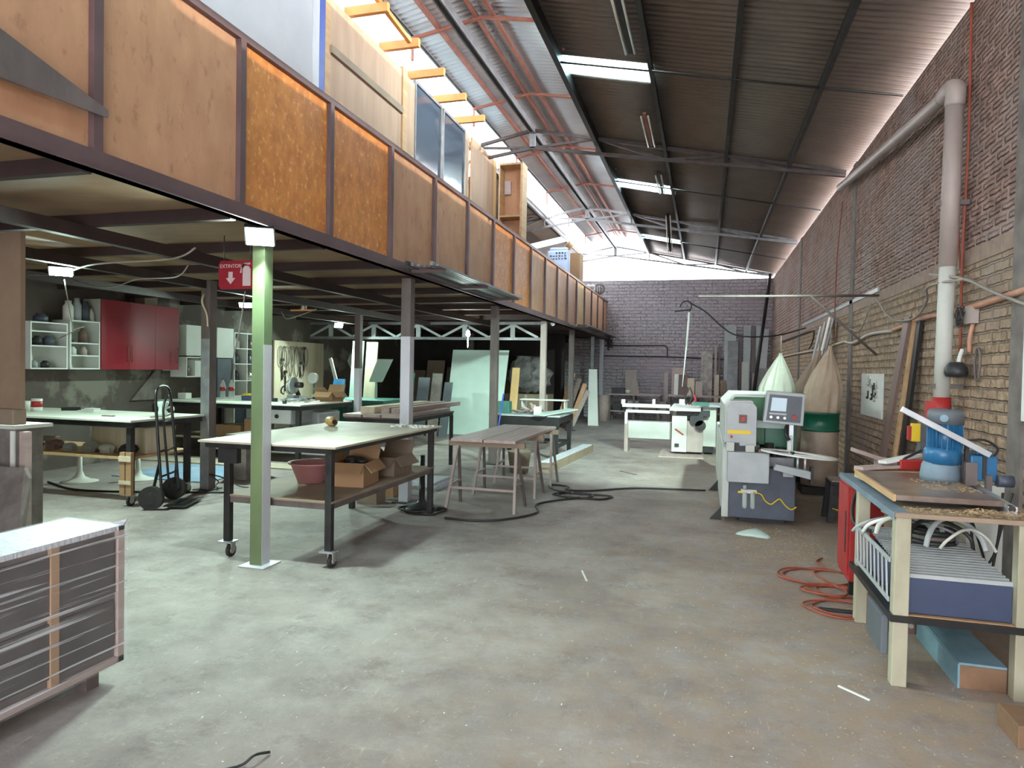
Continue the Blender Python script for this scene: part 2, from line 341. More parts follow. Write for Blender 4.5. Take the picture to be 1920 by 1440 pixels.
    def build(s, name, m, parent=None, bevel=0, noise=0):
        bm = bmesh.new(); vv = [bm.verts.new(v) for v in s.v]
        for f, mi, sm in zip(s.f, s.fm, s.sm):
            try: q = bm.faces.new([vv[i] for i in f])
            except ValueError: continue
            q.material_index = mi; q.smooth = sm
        bmesh.ops.remove_doubles(bm, verts=bm.verts, dist=1e-5)
        bmesh.ops.dissolve_degenerate(bm, edges=bm.edges, dist=1e-6)
        bmesh.ops.recalc_face_normals(bm, faces=bm.faces)
        if parent is None:
            xs = [v.co for v in bm.verts]
            o0 = Vector(((min(v.x for v in xs)+max(v.x for v in xs))/2, (min(v.y for v in xs)+max(v.y for v in xs))/2, min(v.z for v in xs)))
        else: o0 = ORG[parent.name]
        for v in bm.verts: v.co -= o0
        me = bpy.data.meshes.new(name); bm.to_mesh(me); bm.free()
        for q in (m if isinstance(m, (list, tuple)) else [m]): me.materials.append(M[q])
        o = bpy.data.objects.new(name, me); COL.objects.link(o)
        if parent is None: o.location = o0
        else: o.parent = parent
        ORG[o.name] = o0
        if bevel:
            b = o.modifiers.new('edge', 'BEVEL'); b.width = bevel; b.segments = 2; b.limit_method = 'ANGLE'; b.angle_limit = .6
        return o

def tag(o, label, cat, group=None, kind=None):
    if label: o['label'] = label
    if cat: o['category'] = cat
    if group: o['group'] = group
    if kind: o['kind'] = kind
    return o
def thing(name, label, cat, loc=(0, 0, 0), group=None):
    o = bpy.data.objects.new(name, None); COL.objects.link(o); o.location = loc; o.empty_display_size = .1
    ORG[o.name] = Vector(loc); return tag(o, label, cat, group)
def struct(o): o['kind'] = 'structure'; return o
def B(*a): return MB().bx(*a)
def solo(mb, name, m, label, cat, group=None, bevel=0): return tag(mb.build(name, m, None, bevel), label, cat, group)
def dup(root, loc, rotz=0, label=None, group=None):
    r = root.copy(); COL.objects.link(r); r.location = loc; r.rotation_euler = (0, 0, rotz)
    if label: r['label'] = label
    if group: r['group'] = group
    for ch in list(root.children):
        c = ch.copy(); COL.objects.link(c); c.parent = r
        for g in ch.children:
            d = g.copy(); COL.objects.link(d); d.parent = c
    return r
def words(text, loc, size, facing, m, parent, name='lettering', up=(0, 0, 1), ext=.0015):
    """flat raised lettering; facing = outward normal"""
    cu = bpy.data.curves.new(name, 'FONT'); cu.body = text; cu.size = size; cu.extrude = ext; cu.align_x = 'CENTER'; cu.align_y = 'CENTER'
    cu.materials.append(M[m]); o = bpy.data.objects.new(name, cu); COL.objects.link(o)
    z = Vector(facing).normalized(); y = Vector(up); x = y.cross(z).normalized(); y = z.cross(x)
    o.matrix_world = Matrix(((x.x, y.x, z.x, loc[0]), (x.y, y.y, z.y, loc[1]), (x.z, y.z, z.z, loc[2]), (0, 0, 0, 1)))
    me = bpy.data.meshes.new_from_object(o); mw = o.matrix_world.copy(); bpy.data.objects.remove(o); bpy.data.curves.remove(cu)
    me.transform(mw); me.transform(Matrix.Translation(-ORG[parent.name])); me.name = name
    o = bpy.data.objects.new(name, me); COL.objects.link(o); o.parent = parent; ORG[o.name] = ORG[parent.name]
    return o

# ------------------------------------------------------------------ building shell
XR, XL, YN, YF = 2.04, -9.1, -5.0, 23.28
def zr(x): return 5.83-.2044*abs(x+3)
struct(B(XL-.2, XR+.2, YN, YF+.2, -.2, 0).build('floor', 'floor'))
def corrugated(name, x0, x1, y0, y1, m, zf=zr, pitch=.11, amp=.012):
    vs = []; fs = []; n = max(2, int((y1-y0)/pitch*6))
    for i in range(n+1):
        y = y0+(y1-y0)*i/n; dz = amp*sin(2*pi*y/pitch)
        vs += [(x0, y, zf(x0)+dz), (x1, y, zf(x1)+dz)]
        if i: k = 2*i; fs.append((k-2, k-1, k+1, k))
    mb = MB(); mb.smooth = True; mb.add(vs, fs); o = mb.build(name, m)
    q = o.modifiers.new('t', 'SOLIDIFY'); q.thickness = .004; q.offset = 1
    return struct(o)
wr = MB(); wr.mi = 0; wr.bx(XR, XR+.2, YN, YF+.2, 0, 2.50); wr.mi = 1; wr.bx(XR, XR+.2, YN, YF+.2, 2.62, 4.66)
wr.mi = 2; wr.bx(XR-.012, XR+.19, YN, YF, 2.50, 2.62)
wro = struct(wr.build('wall_right', ['brick_tan', 'brick_red', 'bandbrown']))
for i, y in enumerate((5.35, 10.9, 16.6)):
    struct(B(XR-.02, XR+.05, y-.11, y+.11, 0, 4.655).build('trim_column', 'concrete', None))
wf = MB().bx(XL, XR, YF, YF+.2, 0, 4.64); struct(wf.build('wall_far', 'brick_far'))
struct(B(-1.62, -1.42, YF-.015, YF+.05, 2.55, 4.64).build('trim_far_column', 'brick_far'))
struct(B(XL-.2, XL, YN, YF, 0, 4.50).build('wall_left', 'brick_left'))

struct(MB().bx(XL, -3.24, YN-.2, YN, 0, 5.6).bx(-3.24, XR, YN-.2, YN, 4.0, 4.7).build('wall_near', 'brick_left'))  # unseen end wall, added to cut daylight under the mezzanine
struct(B(XL, -3.95, 19.6, 19.7, 0, 2.6).build('wall_bay', 'bayshade'))  # added partition; the bay's darkness is put into its colour
# roof: lower slopes, translucent strips, raised ridge cap
SKY = [(2.85, 3.45), (8.57, 9.17), (14.28, 14.98), (20.2, 20.85)]  # first strip is unseen, added for its light
y = YN
for k, (a, b) in enumerate(SKY+[(YF+.3, None)]):
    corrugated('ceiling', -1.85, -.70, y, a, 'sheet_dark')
    if b:
        corrugated('window_%d' % (k+1), -1.85, -.70, a, b, 'poly'); y = b
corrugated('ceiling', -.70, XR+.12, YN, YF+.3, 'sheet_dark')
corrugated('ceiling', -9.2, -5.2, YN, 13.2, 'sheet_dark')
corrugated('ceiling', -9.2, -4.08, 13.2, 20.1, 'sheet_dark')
corrugated('window_5', -9.2, -4.08, 20.1, 20.9, 'poly')
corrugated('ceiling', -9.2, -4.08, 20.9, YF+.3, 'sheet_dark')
def zm(x): return 6.17-.17*abs(x+2.85)
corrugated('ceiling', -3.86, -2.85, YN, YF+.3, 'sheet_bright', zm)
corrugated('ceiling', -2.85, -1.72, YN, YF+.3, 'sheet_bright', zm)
n_trim = 0
def trim(mb, m, name=None):
    global n_trim; n_trim += 1
    return struct(mb.build(name or 'trim_%d' % n_trim, m))
def purlin(x, zz, m, w=.06, h=.10):
    trim(MB().bx(x-w/2, x+w/2, YN, YF+.2, zz-h, zz), m)
for x in (-.72, .25, 1.21): purlin(x, zr(x)-.015, 'darksteel', .05, .10)
purlin(-1.87, zr(-1.87)-.005, 'blacksteel', .07, .16)
purlin(-4.12, zr(-4.12), 'greysteel', .06, .10)
purlin(-6.4, zr(-6.4)-.02, 'darksteel', .06, .10)
trim(MB().bx(-3.05, -2.95, YN, YF+.2, 5.80, 5.82).bx(-3.05, -3.03, YN, YF+.2, 5.72, 5.80).bx(-2.97, -2.95, YN, YF+.2, 5.72, 5.80), 'greysteel')
for x, m, s in ((-2.70, 'rust', .045), (-2.93, 'rust', .045), (-3.45, 'rust', .05), (-3.83, 'darksteel', .03), (-1.76, 'darksteel', .04)):
    purlin(x, zm(x)-.02, m, s, s)
for y in (5.6, 8.4, 10.9, 13.6, 16.4, 19.2, 22.0):   # red rafters of the raised ridge
    trim(MB().beam((-3.84, y, zm(-3.84)-.075), (-2.85, y, zm(-2.85)-.075), .035, .045).beam((-2.85, y, zm(-2.85)-.075), (-1.76, y, zm(-1.76)-.075), .035, .045)
         .beam((-1.78, y, zr(-1.78)-.02), (-1.78, y, zm(-1.78)-.05), .03, .03).beam((-3.82, y, zr(-3.82)-.02), (-3.82, y, zm(-3.82)-.05), .03, .03), 'rust')
for y in (2.8, 8.50, 14.05, 19.9):                      # thin tie rods across the slope
    trim(MB().cyl((-1.85, y, zr(-1.85)-.13), (XR, y, zr(XR)-.10), .012, n=6), 'blacksteel')

for y, place in ((11.69, 'nearest the camera'), (17.48, 'second from the camera, over the long opening'), (23.24, 'furthest, above the end wall against the sky')):
    t = thing('roof_truss', 'grey steel gable roof truss '+place, 'roof truss', (-3, y, 5.4), 'steel roof trusses')
    top = lambda x: zr(x)-.05
    bot = lambda x: 5.47-.153*abs(x+3)
    MB().beam((-3, y, top(-3)), (XR, y, top(XR)), .05, .06).beam((-3, y, top(-3)), (-9.1, y, top(-9.1)), .05, .06).build('top_chord', 'greysteel' if y > 12 else 'brownsteel', t)
    MB().beam((-3, y, bot(-3)), (XR, y, bot(XR)), .05, .05).beam((-3, y, bot(-3)), (-9.1, y, bot(-9.1)+.06), .05, .05).build('bottom_chord', 'greysteel' if y > 12 else 'brownsteel', t)
    MB().beam((-3, y, bot(-3)), (-3, y, top(-3)), .10, .05, (1, 0, 0)).build('king_post', 'greysteel', t)
    xs = [-3, -1.87, -.72, .25, 1.21, 1.98]; web = MB()
    for i in range(5):
        a, b = xs[i], xs[i+1]
        p = ((a, y, bot(a)), (b, y, top(b))) if i % 2 == 0 else ((a, y, top(a)), (b, y, bot(b)))
        web.beam(*p, .04, .035); web.beam((-6-a, y, p[0][2]), (-6-b, y, p[1][2]), .04, .035)
    for x in (-1.87, 1.21, -4.13, -6.4): web.beam((x, y, bot(x)), (x, y, top(x)), .03, .03)
    web.build('web', 'greysteel' if y > 12 else 'brownsteel', t)

# ------------------------------------------------------------------ mezzanine
MX = -3.24
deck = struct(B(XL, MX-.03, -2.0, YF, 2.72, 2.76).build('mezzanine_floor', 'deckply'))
jo = MB()
for k in range(-4, 17): jo.bx(XL, MX-.05, 4.2+k*1.2075-.03, 4.2+k*1.2075+.03, 2.63, 2.72)
struct(jo.build('trim_mezzanine_joists', 'joist'))
bl = MB()
for x in (-4.6, -6.05, -7.6): bl.bx(x-.04, x+.04, -2, YF, 2.53, 2.63)
struct(bl.build('trim_mezzanine_beams', 'joist'))
par = thing('mezzanine_parapet', 'long plywood-panelled parapet in maroon steel framing along the mezzanine edge', 'parapet', (MX, 10, 2.64))
MB().bx(MX-.05, MX+.03, -2, YF, 2.64, 2.745).bx(MX-.05, MX+.045, -2, YF, 2.64, 2.652).build('edge_beam', 'maroon', par)
MB().bx(MX-.03, MX+.03, -2, YF, 3.90, 3.95).build('top_rail', 'maroon', par)
for k in range(-3, 16):
    y = 4.2+k*1.2075
    MB().bx(MX-.03, MX+.03, y-.03, y+.03, 2.745, 3.9).build('upright', 'maroon', par)
    m = 'ply_orange' if k in (0, 1, 5, 6) else ('ply_yellow' if k == 11 else 'ply')
    MB().bx(MX-.028, MX-.010, y+.03, min(y+1.178, YF-.01), 2.745, 3.9).build('plywood_panel', m, par)

def post(x, y, w, m, label, white=None, top=2.63, base=.0):
    t = thing('steel_post', label, 'post', (x, y, 0), 'steel posts holding up the mezzanine')
    mb = MB(); h = w/2
    if white:
        mb.bx(x-h, x+h, y-h, y+h, white[1], top)
        b = MB(); ms = white[0]
        mb.mi = 0
        # lower length: left and back faces keep the old colour, the others are repainted
        c = [(x-h, y-h), (x+h, y-h), (x+h, y+h), (x-h, y+h)]
        for i, mi in enumerate(white[2]):
            mb.mi = mi; a, d = c[i], c[(i+1) % 4]
            mb.add([(a[0], a[1], 0), (d[0], d[1], 0), (d[0], d[1], white[1]), (a[0], a[1], white[1])], [(0, 1, 2, 3)])
        mb.build('shaft', [m, ms], t, .004)
    else: mb.bx(x-h, x+h, y-h, y+h, 0, top).build('shaft', m, t, .004)
    MB().bx(x-h-.06, x+h+.06, y-h-.06, y+h+.06, 0, .012).build('base_plate', 'postwhite' if base else 'darksteel', t, .002)
    return t
PX = -3.37
post(PX, 4.66, .11, 'postgreen', 'green square steel post with peeling white side, nearest the camera', ('postwhite', 1.75, (0, 1, 0, 0)), base=1)
post(PX, 7.40, .12, 'postbrown', 'grey steel post painted white below head height, behind the rolling table', ('postwhite', 1.95, (1, 1, 1, 1)))
post(PX, 10.86, .12, 'postbrown', 'dark brown steel post in front of the tall white panel')
post(PX, 14.44, .12, 'pvc', 'pale weathered steel post behind the black workbench')
post(PX, 17.68, .13, 'postbrown', 'slim brown post before the dark storage bay')
post(PX, 21.13, .10, 'greysteel', 'thin grey post second from the end wall')
post(PX, 23.10, .13, 'postwhite', 'whitish post touching the end wall under the mezzanine corner')
post(-6.02, 7.25, .13, 'postbrown', 'blue-white and brown post behind the hand truck', ('greysteel', 1.9, (1, 0, 0, 1)))
post(-6.12, 11.30, .11, 'postbrown', 'slim back-row post with white lower half beside the green cabinet', ('postwhite', 1.55, (1, 1, 1, 1)))
post(-6.12, 17.6, .12, 'postbrown', 'back-row post deep in the dark storage bay')

tr = thing('cross_truss', 'pale steel lattice beam under the mezzanine in front of the dark bay', 'beam truss', (-6.1, 14.44, 2.2))
MB().bx(XL, PX-.065, 14.41, 14.47, 2.22, 2.28).build('bottom_chord', 'greysteel', tr)
MB().bx(XL, PX-.065, 14.41, 14.47, 2.56, 2.62).build('top_chord', 'greysteel', tr)
wb = MB()
for i in range(5):
    a = -3.5-i*1.12; wb.beam((a, 14.44, 2.28), (a-.56, 14.44, 2.56), .05, .03).beam((a-.56, 14.44, 2.56), (a-1.12, 14.44, 2.28), .05, .03).bx(a-.62, a-.52, 14.42, 14.46, 2.28, 2.56)
wb.build('web', 'lgrey', tr)

solo(MB().prism([(-3.185, 1.6, 3.35), (-3.185, 3.02, 2.97), (-3.185, 3.02, 2.93), (-3.185, 2.35, 2.90), (-3.185, 1.6, 2.76)], (.012, 0, 0)),
     'sheet_offcut', 'postbrown', 'tapered dark grey sheet strapped against the parapet at the top left', 'metal sheet')

# rack of lengths hanging on the outside of the mezzanine edge
def rack(y0, y1, n, label, grp):
    t = thing('hanging_rack', label, 'rack', (-3.0, (y0+y1)/2, 2.66))
    MB().bx(-3.2, -2.80, y0+.3, y0+.34, 2.655, 2.69).bx(-3.2, -2.78, y1-.34, y1-.30, 2.655, 2.69).bx(-3.2, -2.80, (y0+y1)/2, (y0+y1)/2+.04, 2.655, 2.69).build('bracket', 'maroon', t)
    random.seed(int(y0*10)); a = None
    for k in range(n):
        x = -3.16+.36*k/(n-1); dy = random.uniform(-.25, .25); z = 2.69+random.choice((0, .001))
        mm = random.choice(['greysteel', 'postbrown', 'wood_greypink', 'darksteel'])
        hh = random.uniform(.02, .045)
        solo(MB().bx(x-.017, x+.017, y0+.1+dy, y1-.1+dy, z, z+hh), 'stored_length', mm, None, 'bar', grp)
    return t
rack(6.8, 10.5, 9, 'maroon brackets carrying long bars outside the mezzanine edge, nearer rack', 'bars lying on the nearer outside rack')
rack(16.5, 22.6, 8, 'maroon brackets carrying long bars outside the mezzanine edge, far rack', 'bars lying on the far outside rack')
for o in bpy.data.objects:
    if o.name.startswith('stored_length'):
        o['label'] = 'long thin bar on the outside rack '+('above the trestles' if 'nearer' in o['group'] else 'near the end wall')
ct = thing('cable_bundle', 'tangle of dark cable hanging off the far end of the mezzanine edge', 'cable', (-3.0, 22.4, 2.5))
for k in range(5):
    random.seed(k); MB().tube([(-3.02+random.uniform(-.1, .1), 22.2+random.uniform(-.3, .4), 2.74-random.random()*.5) for _ in range(7)], .012, closed=True).build('loop', 'cord_black', ct)

# ------------------------------------------------------------------ room on the mezzanine
WX = -3.80
uw = MB(); uw.bx(WX-.03, WX, 6.32, 8.05, 2.76, 4.82); uw.bx(WX-.03, WX, 6.32, 8.05, 4.90, 5.38)
uw.bx(WX-.03, WX, 8.18, 8.46, 2.76, 5.36); uw.bx(WX-.03, WX, 8.46, 10.44, 2.76, 4.0); uw.bx(WX-.03, WX, 10.44, 10.6, 2.76, 5.40)
struct(uw.build('wall_mezzanine', 'ply_pale'))
struct(B(WX-.03, WX, 10.78, 12.0, 2.76, 5.42).build('wall_mezzanine_end', 'ply_pale'))
struct(B(WX-.03, WX, 12.0, 12.16, 2.76, 5.42).build('trim_yellow_edge', 'ply_yellow'))
struct(B(WX-.02, WX+.03, 6.32, 8.05, 4.82, 4.90).build('trim_batten', 'mdf'))
struct(B(WX-.05, WX+.02, 8.05, 8.18, 2.76, 5.42).build('trim_stud', 'wood'))
struct(B(WX-.05, WX+.01, 6.22, 6.32, 2.76, 5.75).build('trim_stud_near', 'wood'))
struct(B(WX-.03, WX, 3.4, 6.0, 2.76, 5.75).build('wall_mezzanine_near', 'pinkwall'))
struct(MB().bx(WX-.03, WX+.005, 6.0, 6.12, 2.76, 5.75).build('trim_white_strip', 'postwhite'))
M['bluestrip'] = mat('blue_paint', (.05, .10, .42), (.04, .08, .34), .5)
struct(MB().bx(WX-.03, WX+.008, 6.12, 6.22, 2.76, 5.75).build('trim_blue_strip', 'bluestrip'))
for k, (a, b) in enumerate(((8.46, 9.42), (9.48, 10.44))):
    f = MB(); f.bx(WX-.03, WX+.01, a, a+.04, 4.0, 5.42).bx(WX-.03, WX+.01, b-.04, b, 4.0, 5.42).bx(WX-.03, WX+.01, a+.04, b-.04, 4.0, 4.04).bx(WX-.03, WX+.01, a+.04, b-.04, 5.38, 5.42)
    fo = struct(f.build('window_%d' % (10+k), 'greysteel'))
    MB().bx(WX-.018, WX-.012, a+.04, b-.04, 4.04, 5.38).build('pane', 'glass', fo)
    MB().bx(WX-.03, WX-.02, a+.04, b-.04, 5.08, 5.11).build('glazing_bar', 'lgrey', fo)
struct(MB().bx(WX-.15, WX-.146, 6.3, 12.1, 5.42, 5.84).build('window_12', 'poly'))
struct(MB().bx(WX-.14, WX-.10, 6.3, 12.1, 5.38, 5.42).build('trim_translucent_sill', 'wood_pale'))
pl = ['leftmost, by the roof edge', 'second from the left, above the tall stud', 'middle of the five', 'fourth from the left, over the second window pane', 'rightmost, over the gap in the partition']
for k, y in enumerate((6.88, 7.72, 8.55, 9.40, 10.27)):
    solo(MB().bx(-3.945, -3.42, y-.03, y+.03, 5.47, 5.57), 'timber_bracket', 'wood_orange', 'short orange timber outrigger on the partition, '+pl[k], 'timber bracket', 'orange timber outriggers')
solo(MB().beam((-3.62, 6.3, 5.75), (-3.50, 7.62, 5.50), .05, .05), 'timber_brace', 'wood_orange', 'slanting orange timber joining the two leftmost outriggers', 'timber brace')
lad = thing('ladder', 'narrow ladder seen in the gap of the mezzanine partition', 'ladder', (WX-.05, 10.69, 2.76))
MB().bx(WX-.07, WX-.04, 10.62, 10.64, 2.76, 5.4).bx(WX-.07, WX-.04, 10.74, 10.76, 2.76, 5.4).build('rail', 'wood', lad)
rg = MB()
for k in range(9): rg.bx(WX-.065, WX-.045, 10.64, 10.74, 3.0+k*.28, 3.025+k*.28)
rg.build('rung', 'darksteel', lad)

sh = thing('open_shelf_unit', 'tall orange-brown open shelf unit standing on the mezzanine behind the parapet', 'shelf unit', (-3.55, 12.4, 2.76))
MB().bx(-3.78, -3.755, 12.25, 12.6, 2.76, 5.42).bx(-3.36, -3.32, 12.25, 12.6, 2.76, 5.42).bx(-3.755, -3.36, 12.25, 12.6, 5.38, 5.42).bx(-3.755, -3.36, 12.25, 12.6, 2.76, 2.79).build('carcass', 'wood', sh, .003)
MB().bx(-3.755, -3.36, 12.58, 12.6, 2.79, 5.38).build('back_panel', 'ply', sh)
for z in (3.5, 4.42): MB().bx(-3.755, -3.36, 12.26, 12.58, z, z+.03).build('shelf', 'wood', sh)
MB().bx(-3.74, -3.62, 12.5, 12.575, 4.9, 5.15).build('glare_patch', 'signwhite', sh)  # white glare spot on the back panel, put in as a plate
yb = thing('tall_carton', 'tall tan carton standing on the mezzanine against the bright gable', 'carton', (-3.45, 18.6, 2.76))
MB().bx(-3.92, -3.32, 18.3, 18.9, 2.76, 4.75).build('body', 'card', yb, .004)
MB().prism([(-3.92, 18.3, 4.75), (-3.62, 18.3, 5.08), (-3.61, 18.3, 5.07), (-3.91, 18.3, 4.74)], (0, .6, 0)).build('flap', 'ply_yellow', yb)
MB().prism([(-3.32, 18.3, 4.75), (-3.60, 18.3, 5.02), (-3.59, 18.3, 5.04), (-3.31, 18.3, 4.76)], (0, .6, 0)).build('flap', 'ply_yellow', yb)
sk = thing('paper_sack', 'blue-white printed paper sack propped behind the parapet', 'sack', (-3.62, 17.0, 2.76))
MB().bx(-3.90, -3.34, 16.9, 17.1, 2.76, 4.60).bx(-3.86, -3.38, 16.95, 17.05, 4.60, 4.68).build('bag', 'sack', sk, .04)
pm = MB(); random.seed(5)
for r in range(3):
    for c in range(6):
        if r == 0 and c < 2: continue
        x = -3.83+c*.075; pm.bx(x, x+random.uniform(.03, .055), 16.893, 16.899, 4.50-r*.07, 4.53-r*.07+random.uniform(0, .02))
for r in range(4): pm.bx(-3.82, -3.82+random.uniform(.18, .35), 16.893, 16.899, 4.22-r*.06, 4.225-r*.06)
pm.build('print', 'navy', sk)
wl = MB(); random.seed(9)
for k in range(10): wl.sphere((-3.28+random.uniform(-.1, .08), 20.2+random.uniform(-.3, .3), 3.99+random.uniform(-.03, .12)), .07, 7)
solo(wl, 'white_bundle', 'white', 'small heap of white plastic on the parapet rail at the far end', 'bundle')
wr_ = thing('wire_coil', 'dark tangled coil hung on the far parapet rail', 'coil', (-3.2, 21.2, 3.95))
for k in range(7):
    a = k*.5; MB().tube([(-3.2+.16*sin(t)*cos(a), 21.2+.16*sin(t)*sin(a), 4.12+.16*cos(t)) for t in [i*pi/4 for i in range(8)]], .013, n=6, closed=True).build('loop', 'postbrown', wr_)

# ------------------------------------------------------------------ tube fittings under the roof
def batten(y0, y1, x, z0, z1, label):
    t = thing('strip_light', label, 'strip light', (x, y0, z0), 'twin tube battens along the roof')
    MB().beam((x, y0, z0), (x, y1, z1), .05, .04, (1, 0, 0)).build('housing', 'rust' if 'rusty' in label else 'darksteel', t)
    for s in (-1, 1):
        MB().cyl((x+s*.05, y0+.03, z0-.035), (x+s*.05, y1-.03, z1-.035), .014, n=8).build('tube', 'tube', t)
    MB().cyl((x, y0+.1, z0), (x, y0+.1, zr(x)), .005, n=5).cyl((x, y1-.1, z1), (x, y1-.1, zr(x)), .005, n=5).build('hanger', 'blacksteel', t)
batten(6.7, 8.2, -.93, 5.32, 5.36, 'unlit twin tube batten nearest the camera, cut by the top edge')
batten(10.1, 11.55, -.93, 5.33, 5.33, 'rusty twin tube batten just before the nearest truss')
batten(13.2, 14.6, -.93, 5.33, 5.33, 'twin tube batten beside the second roof skylight')
batten(16.7, 18.2, -.93, 5.34, 4.72, 'twin tube batten sagging at one end before the far gable')

# ------------------------------------------------------------------ lamps under the mezzanine
def flood(loc, aim, label, energy=90, size=.2, hang=2.63):
    t = thing('floodlight', label, 'floodlight', loc, 'LED floodlights under the mezzanine')
    L = Vector(loc); d = (Vector(aim)-L).normalized(); r = d.cross(Vector((0, 0, 1))).normalized(); u = r.cross(d)
    def q(a, b, c): return L+r*a+u*b+d*c
    h = size/2; k = h*.75
    MB().hexa([q(-h, -k, -.05), q(h, -k, -.05), q(h, k, -.05), q(-h, k, -.05), q(-h, -k, -.001), q(h, -k, -.001), q(h, k, -.001), q(-h, k, -.001)]).build('housing', 'black', t, .004)
    MB().hexa([q(-h*.88, -k*.86, 0), q(h*.88, -k*.86, 0), q(h*.88, k*.86, 0), q(-h*.88, k*.86, 0), q(-h*.88, -k*.86, .006), q(h*.88, -k*.86, .006), q(h*.88, k*.86, .006), q(-h*.88, k*.86, .006)]).build('led_panel', 'led', t)
    MB().tube([q(0, 0, -.05), q(0, .05, -.09), (L.x, L.y, hang)], .012, n=6).build('bracket', 'darksteel', t)
    lamp('AREA', q(0, 0, .03), energy, (.72, 1, .88), aim, shape='RECTANGLE', size=size*.9, size_y=size*.6)
    return t
flood((-3.285, 4.50, 2.565), (-2.2, 2.6, 0.6), 'bright LED floodlight at the head of the green post', 42, .22, 2.64)
flood((-6.33, 5.46, 2.50), (-5.4, 4.6, 0), 'bright LED floodlight at the far left, above the white-topped table', 45, .22, 2.63)
flood((-6.84, 9.04, 2.50), (-6.2, 8.0, 0), 'small lit floodlight seen between the red sign and the green post', 50, .2, 2.63)
flood((-7.98, 13.8, 2.50), (-6.5, 12.0, 0), 'small lit floodlight above the tool board corner', 60, .2, 2.63)
wfl = thing('wall_floodlight', 'floodlight on a bracket high on the right wall, above the view', 'floodlight', (1.75, 5.0, 4.6))
MB().beam((1.66, 4.93, 4.70), (1.76, 5.07, 4.50), .30, .06, (1, -.3, 0)).build('housing', 'black', wfl); MB().cyl((1.72, 5.0, 4.62), (2.04, 5.0, 4.62), .015, n=8).build('bracket', 'darksteel', wfl)
lamp('SPOT', (1.62, 5.12, 4.56), 3200, (.72, 1, .90), (-2.3, 13.8, 0), spot_size=radians(42), spot_blend=.9, shadow_soft_size=.12)
tb = thing('bare_bulb', 'lit bare bulb hanging before the dark storage bay', 'light bulb', (-4.6, 13.0, 2.29), None)
MB().lathe([(0, .02), (.03, .03), (.045, .07), (.035, .12), (.02, .15)], (-4.6, 13.0, 2.2), 12).build('glass_bulb', 'bulb', tb)
MB().cyl((-4.6, 13, 2.35), (-4.6, 13, 2.42), .022, n=10).cyl((-4.6, 13, 2.42), (-4.6, 13, 2.63), .006, n=6).build('socket', 'black', tb)
MB().cyl((-4.6, 13, 2.0), (-4.6, 13, 2.218), .012, n=8).build('tube', 'white', tb)
lamp('POINT', (-4.6, 12.9, 2.1), 25, (.80, 1, .93), shadow_soft_size=.05)

sg = thing('extinguisher_sign', 'red fire extinguisher sign with arrow hanging beside the green post', 'sign', (-3.66, 4.72, 2.2))
MB().prism([(-3.83, 4.72, 2.23), (-3.81, 4.72, 2.20), (-3.50, 4.72, 2.20), (-3.48, 4.72, 2.23), (-3.48, 4.72, 2.40), (-3.50, 4.72, 2.43), (-3.81, 4.72, 2.43), (-3.83, 4.72, 2.40)], (0, .006, 0)).build('plate', 'signred', sg)
words('EXTINTOR', (-3.715, 4.7185, 2.385), .042, (0, -1, 0), 'signwhite', sg)
MB().prism([(-3.735, 4.718, 2.34), (-3.695, 4.718, 2.34), (-3.695, 4.718, 2.29), (-3.67, 4.718, 2.29), (-3.715, 4.718, 2.24), (-3.76, 4.718, 2.29), (-3.735, 4.718, 2.29)], (0, .0015, 0)).build('arrow', 'signwhite', sg)
MB().prism([(-3.60, 4.718, 2.225), (-3.525, 4.718, 2.225), (-3.525, 4.718, 2.36), (-3.545, 4.718, 2.385), (-3.58, 4.718, 2.385), (-3.60, 4.718, 2.36)], (0, .0015, 0)).prism([(-3.61, 4.718, 2.395), (-3.53, 4.718, 2.395), (-3.53, 4.718, 2.41), (-3.585, 4.718, 2.41), (-3.615, 4.718, 2.38), (-3.625, 4.718, 2.33), (-3.61, 4.718, 2.33)], (0, .0015, 0)).build('extinguisher_symbol', 'signwhite', sg)
MB().cyl((-3.78, 4.723, 2.43), (-3.78, 4.723, 2.635), .004, n=5).cyl((-3.53, 4.723, 2.43), (-3.53, 4.723, 2.635), .004, n=5).build('hanging_wire', 'darksteel', sg)

def cable(name, pts, r, m, label, sub=6):
    return solo(MB().tube(pts, r, n=7, sub=sub), name, m, label, 'cable')
cable('cable', [(-5.25, 6.0, 2.62), (-5.4, 6.0, 2.50), (-6.0, 6.1, 2.50), (-6.4, 6.2, 2.44), (-6.8, 6.3, 2.46), (-7.4, 6.4, 2.60)], .007, 'cord_grey', 'pale sagging cable under the mezzanine right of the leftmost floodlight')
cable('cable', [(-4.3, 5.0, 2.60), (-4.6, 5.05, 2.52), (-5.6, 5.2, 2.52), (-6.5, 5.6, 2.50), (-7.3, 5.9, 2.55)], .009, 'cord_grey', 'long straight cable run under the joists left of the red sign')
cable('cable', [(-6.33, 5.5, 2.42), (-6.9, 6.1, 1.98), (-7.0, 6.2, 1.95), (-7.2, 6.5, 2.0), (-7.6, 6.4, 1.8)], .005, 'cord_grey', 'thin cable hanging down from the leftmost floodlight')
cable('cable', [(-6.03, 7.17, 2.45), (-6.0, 7.1, 2.35), (-5.97, 7.15, 2.2), (-5.955, 7.15, 2.05)], .012, 'wood_pale', 'cream cable looping down to a switch on the post behind the hand truck')
cable('cable', [(-3.62, 4.78, 2.19), (-3.68, 4.8, 1.9), (-3.74, 4.8, 1.65), (-3.72, 4.8, 1.55)], .006, 'postbrown', 'dark brown cord hanging below the red sign')
cable('cable', [(-6.2, 10.0, 2.52), (-6.6, 10.1, 2.42), (-6.9, 10.2, 2.38), (-7.0, 10.2, 2.50)], .009, 'cord_grey', 'white looped cable under the joists right of the green post')
